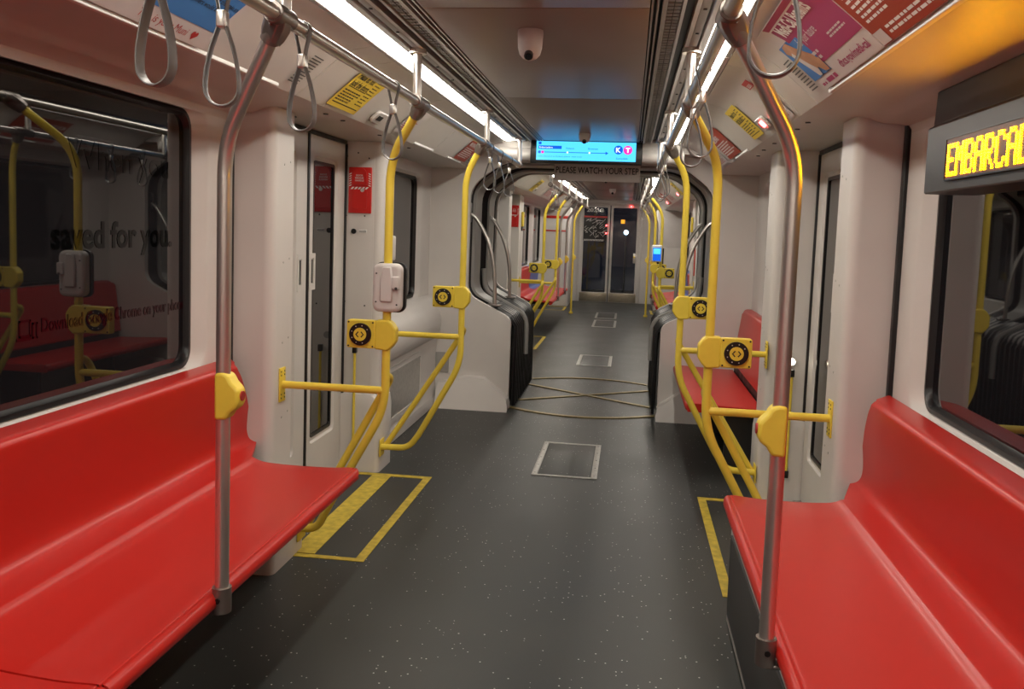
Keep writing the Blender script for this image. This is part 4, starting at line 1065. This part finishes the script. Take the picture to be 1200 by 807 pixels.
# cove signs and adverts -------------------------------------------------
def card(name, s, yc, wid, v0, v1, mt, lab, cat='poster', grp=None):
    t = thing(name, (s*.86, yc, 1.94), lab, cat, grp)
    f = cove_to3(s, yc); m = sheet(f, -wid/2, wid/2, v0, v1, d=.0015); m.build('card', mt, t); return t, f
def up(f, dd=.002): return lambda u, v, d=0.0: f(u, v, d+dd)
def yellow_sign(s, yc, wid, v0, v1, lab, small=False):
    t, f = card('door_warning_sign', s, yc, wid, v0, v1, 'signyellow', lab, 'sign'); g_ = up(f); H = v1-v0
    m = MB(); L = -wid/2+.02
    text(m, 'Please do not', g_, L, v1-.050-.0, H*.15, wid*.56, bold=.03); text(m, 'hold the doors.', g_, L, v1-.050-H*.20, H*.15, wid*.62, bold=.03)
    m.add([g_(L, v1-H*.47, 0), g_(L+wid*.62, v1-H*.47, 0), g_(L+wid*.62, v1-H*.45, 0), g_(L, v1-H*.45, 0)], [(0, 1, 2, 3)])
    m.add([g_(L, v0+H*.10, 0), g_(wid/2-.02, v0+H*.10, 0), g_(wid/2-.02, v0+H*.12, 0), g_(L, v0+H*.12, 0)], [(0, 1, 2, 3)])
    lines(m, g_, L, L+wid*.6, v1-H*.57, H*.03, 5, H*.065); lines(m, g_, wid*.20, wid/2-.02, v1-.03, H*.025, 9, H*.08)
    m.build('lettering', 'ink', t)
yellow_sign(-1, 3.665, .355, .012, .228, 'yellow sign reading Please do not hold the doors over the left door')
yellow_sign(1, 4.44, .30, .020, .225, 'yellow sign of door warnings above the right door')
yellow_sign(-1, far(4.5), .35, .01, .22, 'small yellow door sign beyond the gangway on the left')
yellow_sign(1, far(4.7), .35, .01, .22, 'small yellow door sign beyond the gangway on the right')
# left blue advert: three tenths of a long card
t, f = card('advert_card', -1, 1.51, 1.86, .012, .30, 'poster', 'long pale and blue advert card reading This is your Muni, upper left')
g_ = up(f)
m = sheet(f, .40, .905, .075, .298, d=.0025, nv=8, th=.001); m.build('blue_field', 'blue', t)
m = MB(); text(m, 'This is your Muni', g_, .56, .030, .026, .24, bold=.0); m.build('slogan', 'redink', t)
m = MB(); hh = [(0, -.016), (.016, .002), (.013, .012), (.006, .014), (0, .008), (-.006, .014), (-.013, .012), (-.016, .002)]
m.add([g_(.835+a, .042+b, .0005) for a, b in hh], [tuple(range(8))]); m.build('heart_mark', 'redink', t)
m = MB(); text(m, 'Move to the center of the train so', up(f, .004), .60, .165, .016, .30); text(m, 'by only. Customers would thank you.', up(f, .004), .58, .137, .016, .31); m.build('small_print', 'ink', t)
m = MB(); text(m, 'easy', up(f, .004), .62, .215, .05, .16, bold=.02); m.build('headline', 'white', t)
m = MB(); text(m, 'today', up(f, .003), .14, .085, .055, .23, bold=.02); m.build('blue_headline', 'blue', t)
m = MB(); lines(m, g_, -.80, .48, .062, .005, 3, .013, ragged=.1); m.build('fine_print', 'ink', t)
# ad ledge trims
for s, y0_, y1_ in ((-1, YN+.1, 3.02), (1, YN+.1, 3.00)):
    m = MB(); m.box(s*.943, s*.960, y0_, y1_, 1.930, 1.944, .003); m.build('trim_3', 'white', kind='structure')
for s, y0_, y1_ in ((-1, 5.02, 5.5), (-1, 5.95, 6.4), (1, 5.0, 5.55)):
    m = MB(); m.box(s*.943, s*.960, y0_, y1_, 1.930, 1.944, .003); m.build('trim_3', 'white', kind='structure')
# right pink advert
t, f = card('advert_card', 1, 2.662, .65, .012, .30, 'poster', 'magenta advert card reading Medi-Cal Benefits for your future, upper right')
g_ = up(f)
m = sheet(f, -.215, .322, .085, .298, d=.0025, th=.001); m.build('magenta_field', 'pink', t)
m = sheet(f, -.345, -.12, .055, .215, d=.0028, th=.001); m.build('blue_photo', 'blue', t)
m = MB(); hp = [(-.30, .212), (-.24, .214), (-.21, .18), (-.14, .13), (-.115, .10), (-.118, .058), (-.16, .060), (-.19, .085), (-.235, .075), (-.26, .11), (-.275, .15), (-.325, .185)]
m.add([up(f, .0045)(a, b) for a, b in hp], [tuple(range(len(hp)))]); m.build('photo_of_hands', 'skin', t)
m = MB(); hp = [(-.30, .165), (-.275, .175), (-.235, .115), (-.20, .080), (-.215, .058), (-.245, .060)]; m.add([up(f, .0048)(a, b) for a, b in hp], [tuple(range(len(hp)))]); m.build('photo_sleeve', 'poster', t)
m = MB(); text(m, 'Medi-Cal Benefits', up(f, .004), -.175, .222, .048, .37, bold=.03); m.build('headline', 'white', t)
m = MB(); text(m, 'for your future', up(f, .004), -.15, .165, .032, .22, bold=.0); m.build('subheading', 'poster', t)
m = MB(); lines(m, up(f, .003), .10, .29, .135, .006, 2, .012); lines(m, up(f, .003), -.15, -.07, .118, .011, 2, .020, ragged=.1); m.build('small_print', 'poster', t)
m = MB(); text(m, 'dhcs.gov/medi-cal', g_, -.03, .036, .028, .30, bold=.02); lines(m, g_, -.24, -.12, .024, .016, 1, .01, ragged=0); lines(m, g_, -.31, -.25, .024, .01, 1, .01); m.build('purple_lettering', 'pink', t)
t, f = card('advert_card', 1, 1.672, 1.32, .012, .30, 'brick', 'brick red advert card of small white text, upper right edge')
g_ = up(f); m = MB()
for u in (-.62, -.36, -.10, .16): lines(m, g_, u, u+.20, .270, .008, 12, .017)
lines(m, g_, -.56, .3, .045, .008, 2, .016); m.build('white_lettering', 'white', t)
m = MB(); m.add([up(f, .003)(a, b) for a, b in ((-.655, .015), (-.585, .015), (-.585, .055), (-.655, .055))], [(0, 1, 2, 3)]); m.build('pale_square', 'poster', t)
# speaker slots
for s, yc in ((1, 3.08), (-1, 3.08)):
    t = thing('speaker_grille', (s*.88, yc, 1.96), f'row of thin speaker slots in the {"left" if s < 0 else "right"} cove panel', 'speaker grille')
    f = cove_to3(s, yc); m = MB()
    for k in range(11):
        u0 = -.045; v = .035+k*.013
        m.add([f(u0, v, .0008), f(u0+.09, v, .0008), f(u0+.09, v+.005, .0008), f(u0, v+.005, .0008)], [(0, 1, 2, 3)])
    m.build('slot', 'charcoal', t, kind='stuff')
# small notices
def notice(s, yc, wid, v0, v1, mt, lab, title=None, tm='white'):
    t, f = card('notice_card', s, yc, wid, v0, v1, mt, lab, 'notice'); g_ = up(f); m = MB(); H = v1-v0
    if title: text(m, title, g_, -wid/2+.02, v1-H*.38, H*.16, wid*.55, bold=.02)
    lines(m, g_, -wid/2+.02, wid/2-.02, v0+H*.50, H*.035, 6, H*.075); m.build('lettering', tm, t); return t, f
notice(-1, 4.62, .26, .02, .20, 'poster', 'small pale notice with red symbols beside the left door indicator', 'NO', 'redink')
notice(-1, 6.28, .38, .015, .235, 'brick', 'small brick red advert card at the end of the left cove', 'MUNI FORWARD')
notice(-1, 6.56, .14, .015, .225, 'greyp', 'small grey notice card beside the left brick red card', None, 'ink')
notice(1, 5.45, .52, .015, .235, 'brick', 'small brick red advert card on the right cove by the gangway', 'MUNI FORWARD')
notice(1, 6.10, .50, .010, .13, 'poster', 'small pale and red notice at the far end of the right cove', 'MUNI', 'redink')
notice(1, 3.72, .12, .20, .245, 'redink', 'tiny dark red sticker high on the right cove', None, 'white')
notice(1, 3.66, .16, .005, .115, 'poster', 'small pale sticker with red print low on the right cove', 'NO', 'redink')
for s, sd in ((-1, 'left'), (1, 'right')):
    notice(s, far(6.3), .45, .01, .24, 'brick' if s < 0 else 'blue', f'small coloured advert card just beyond the gangway on the {sd}', 'MUNI')
    notice(s, 12.7, .8, .01, .24, 'poster', f'pale advert card far beyond the gangway on the {sd}', 'NOW', 'redink')
    notice(s, 14.0, .9, .01, .24, 'brick', f'dark red advert card farthest along the {sd} cove', 'NOW')
# lettering on the left window (an advert on the outside of the glass)
t3 = wall_to3(-1, 1.4005, 0, 0)
m = MB(); text(m, 'saved for you.', lambda u, v, d=0.0: (-1.4005, u, v), 2.415, 1.345, .085, .70, bold=.025); m.build('window_lettering', 'brownink', label='dark words saved for you on the left window', cat='lettering')
t = thing('window_lettering', (-1.40, 2.8, 1.09), 'maroon words Download Google Chrome on your phone along the left window bottom', 'lettering')
m = MB(); text(m, 'Download Google Chrome on your phone', lambda u, v, d=0.0: (-1.4005, u, v), 2.370, 1.098, .042, .84, bold=.015); m.build('words', 'maroonink', t)
m = MB()
def fr(u0, u1, v0, v1, w_):
    for a, b, c, d in ((u0, u1, v0, v0+w_), (u0, u1, v1-w_, v1), (u0, u0+w_, v0, v1), (u1-w_, u1, v0, v1)): m.add([(-1.4005, a, c), (-1.4005, b, c), (-1.4005, b, d), (-1.4005, a, d)], [(0, 1, 2, 3)])
fr(2.272, 2.322, 1.09, 1.14, .006); fr(2.328, 2.352, 1.082, 1.13, .006); m.add([(-1.4005, 2.262, 1.080), (-1.4005, 2.325, 1.080), (-1.4005, 2.325, 1.089), (-1.4005, 2.262, 1.089)], [(0, 1, 2, 3)]); m.build('device_icon', 'maroonink', t)
m = MB(); text(m, 'When you', lambda u, v, d=0.0: (-1.4005, u, v), 2.50, 1.60, .085, .60, bold=.025); m.build('window_lettering', 'faintink', label='faint dark words near the top of the left window', cat='lettering')

for o in bpy.data.objects:
    if '_w' in o.keys(): del o['_w']
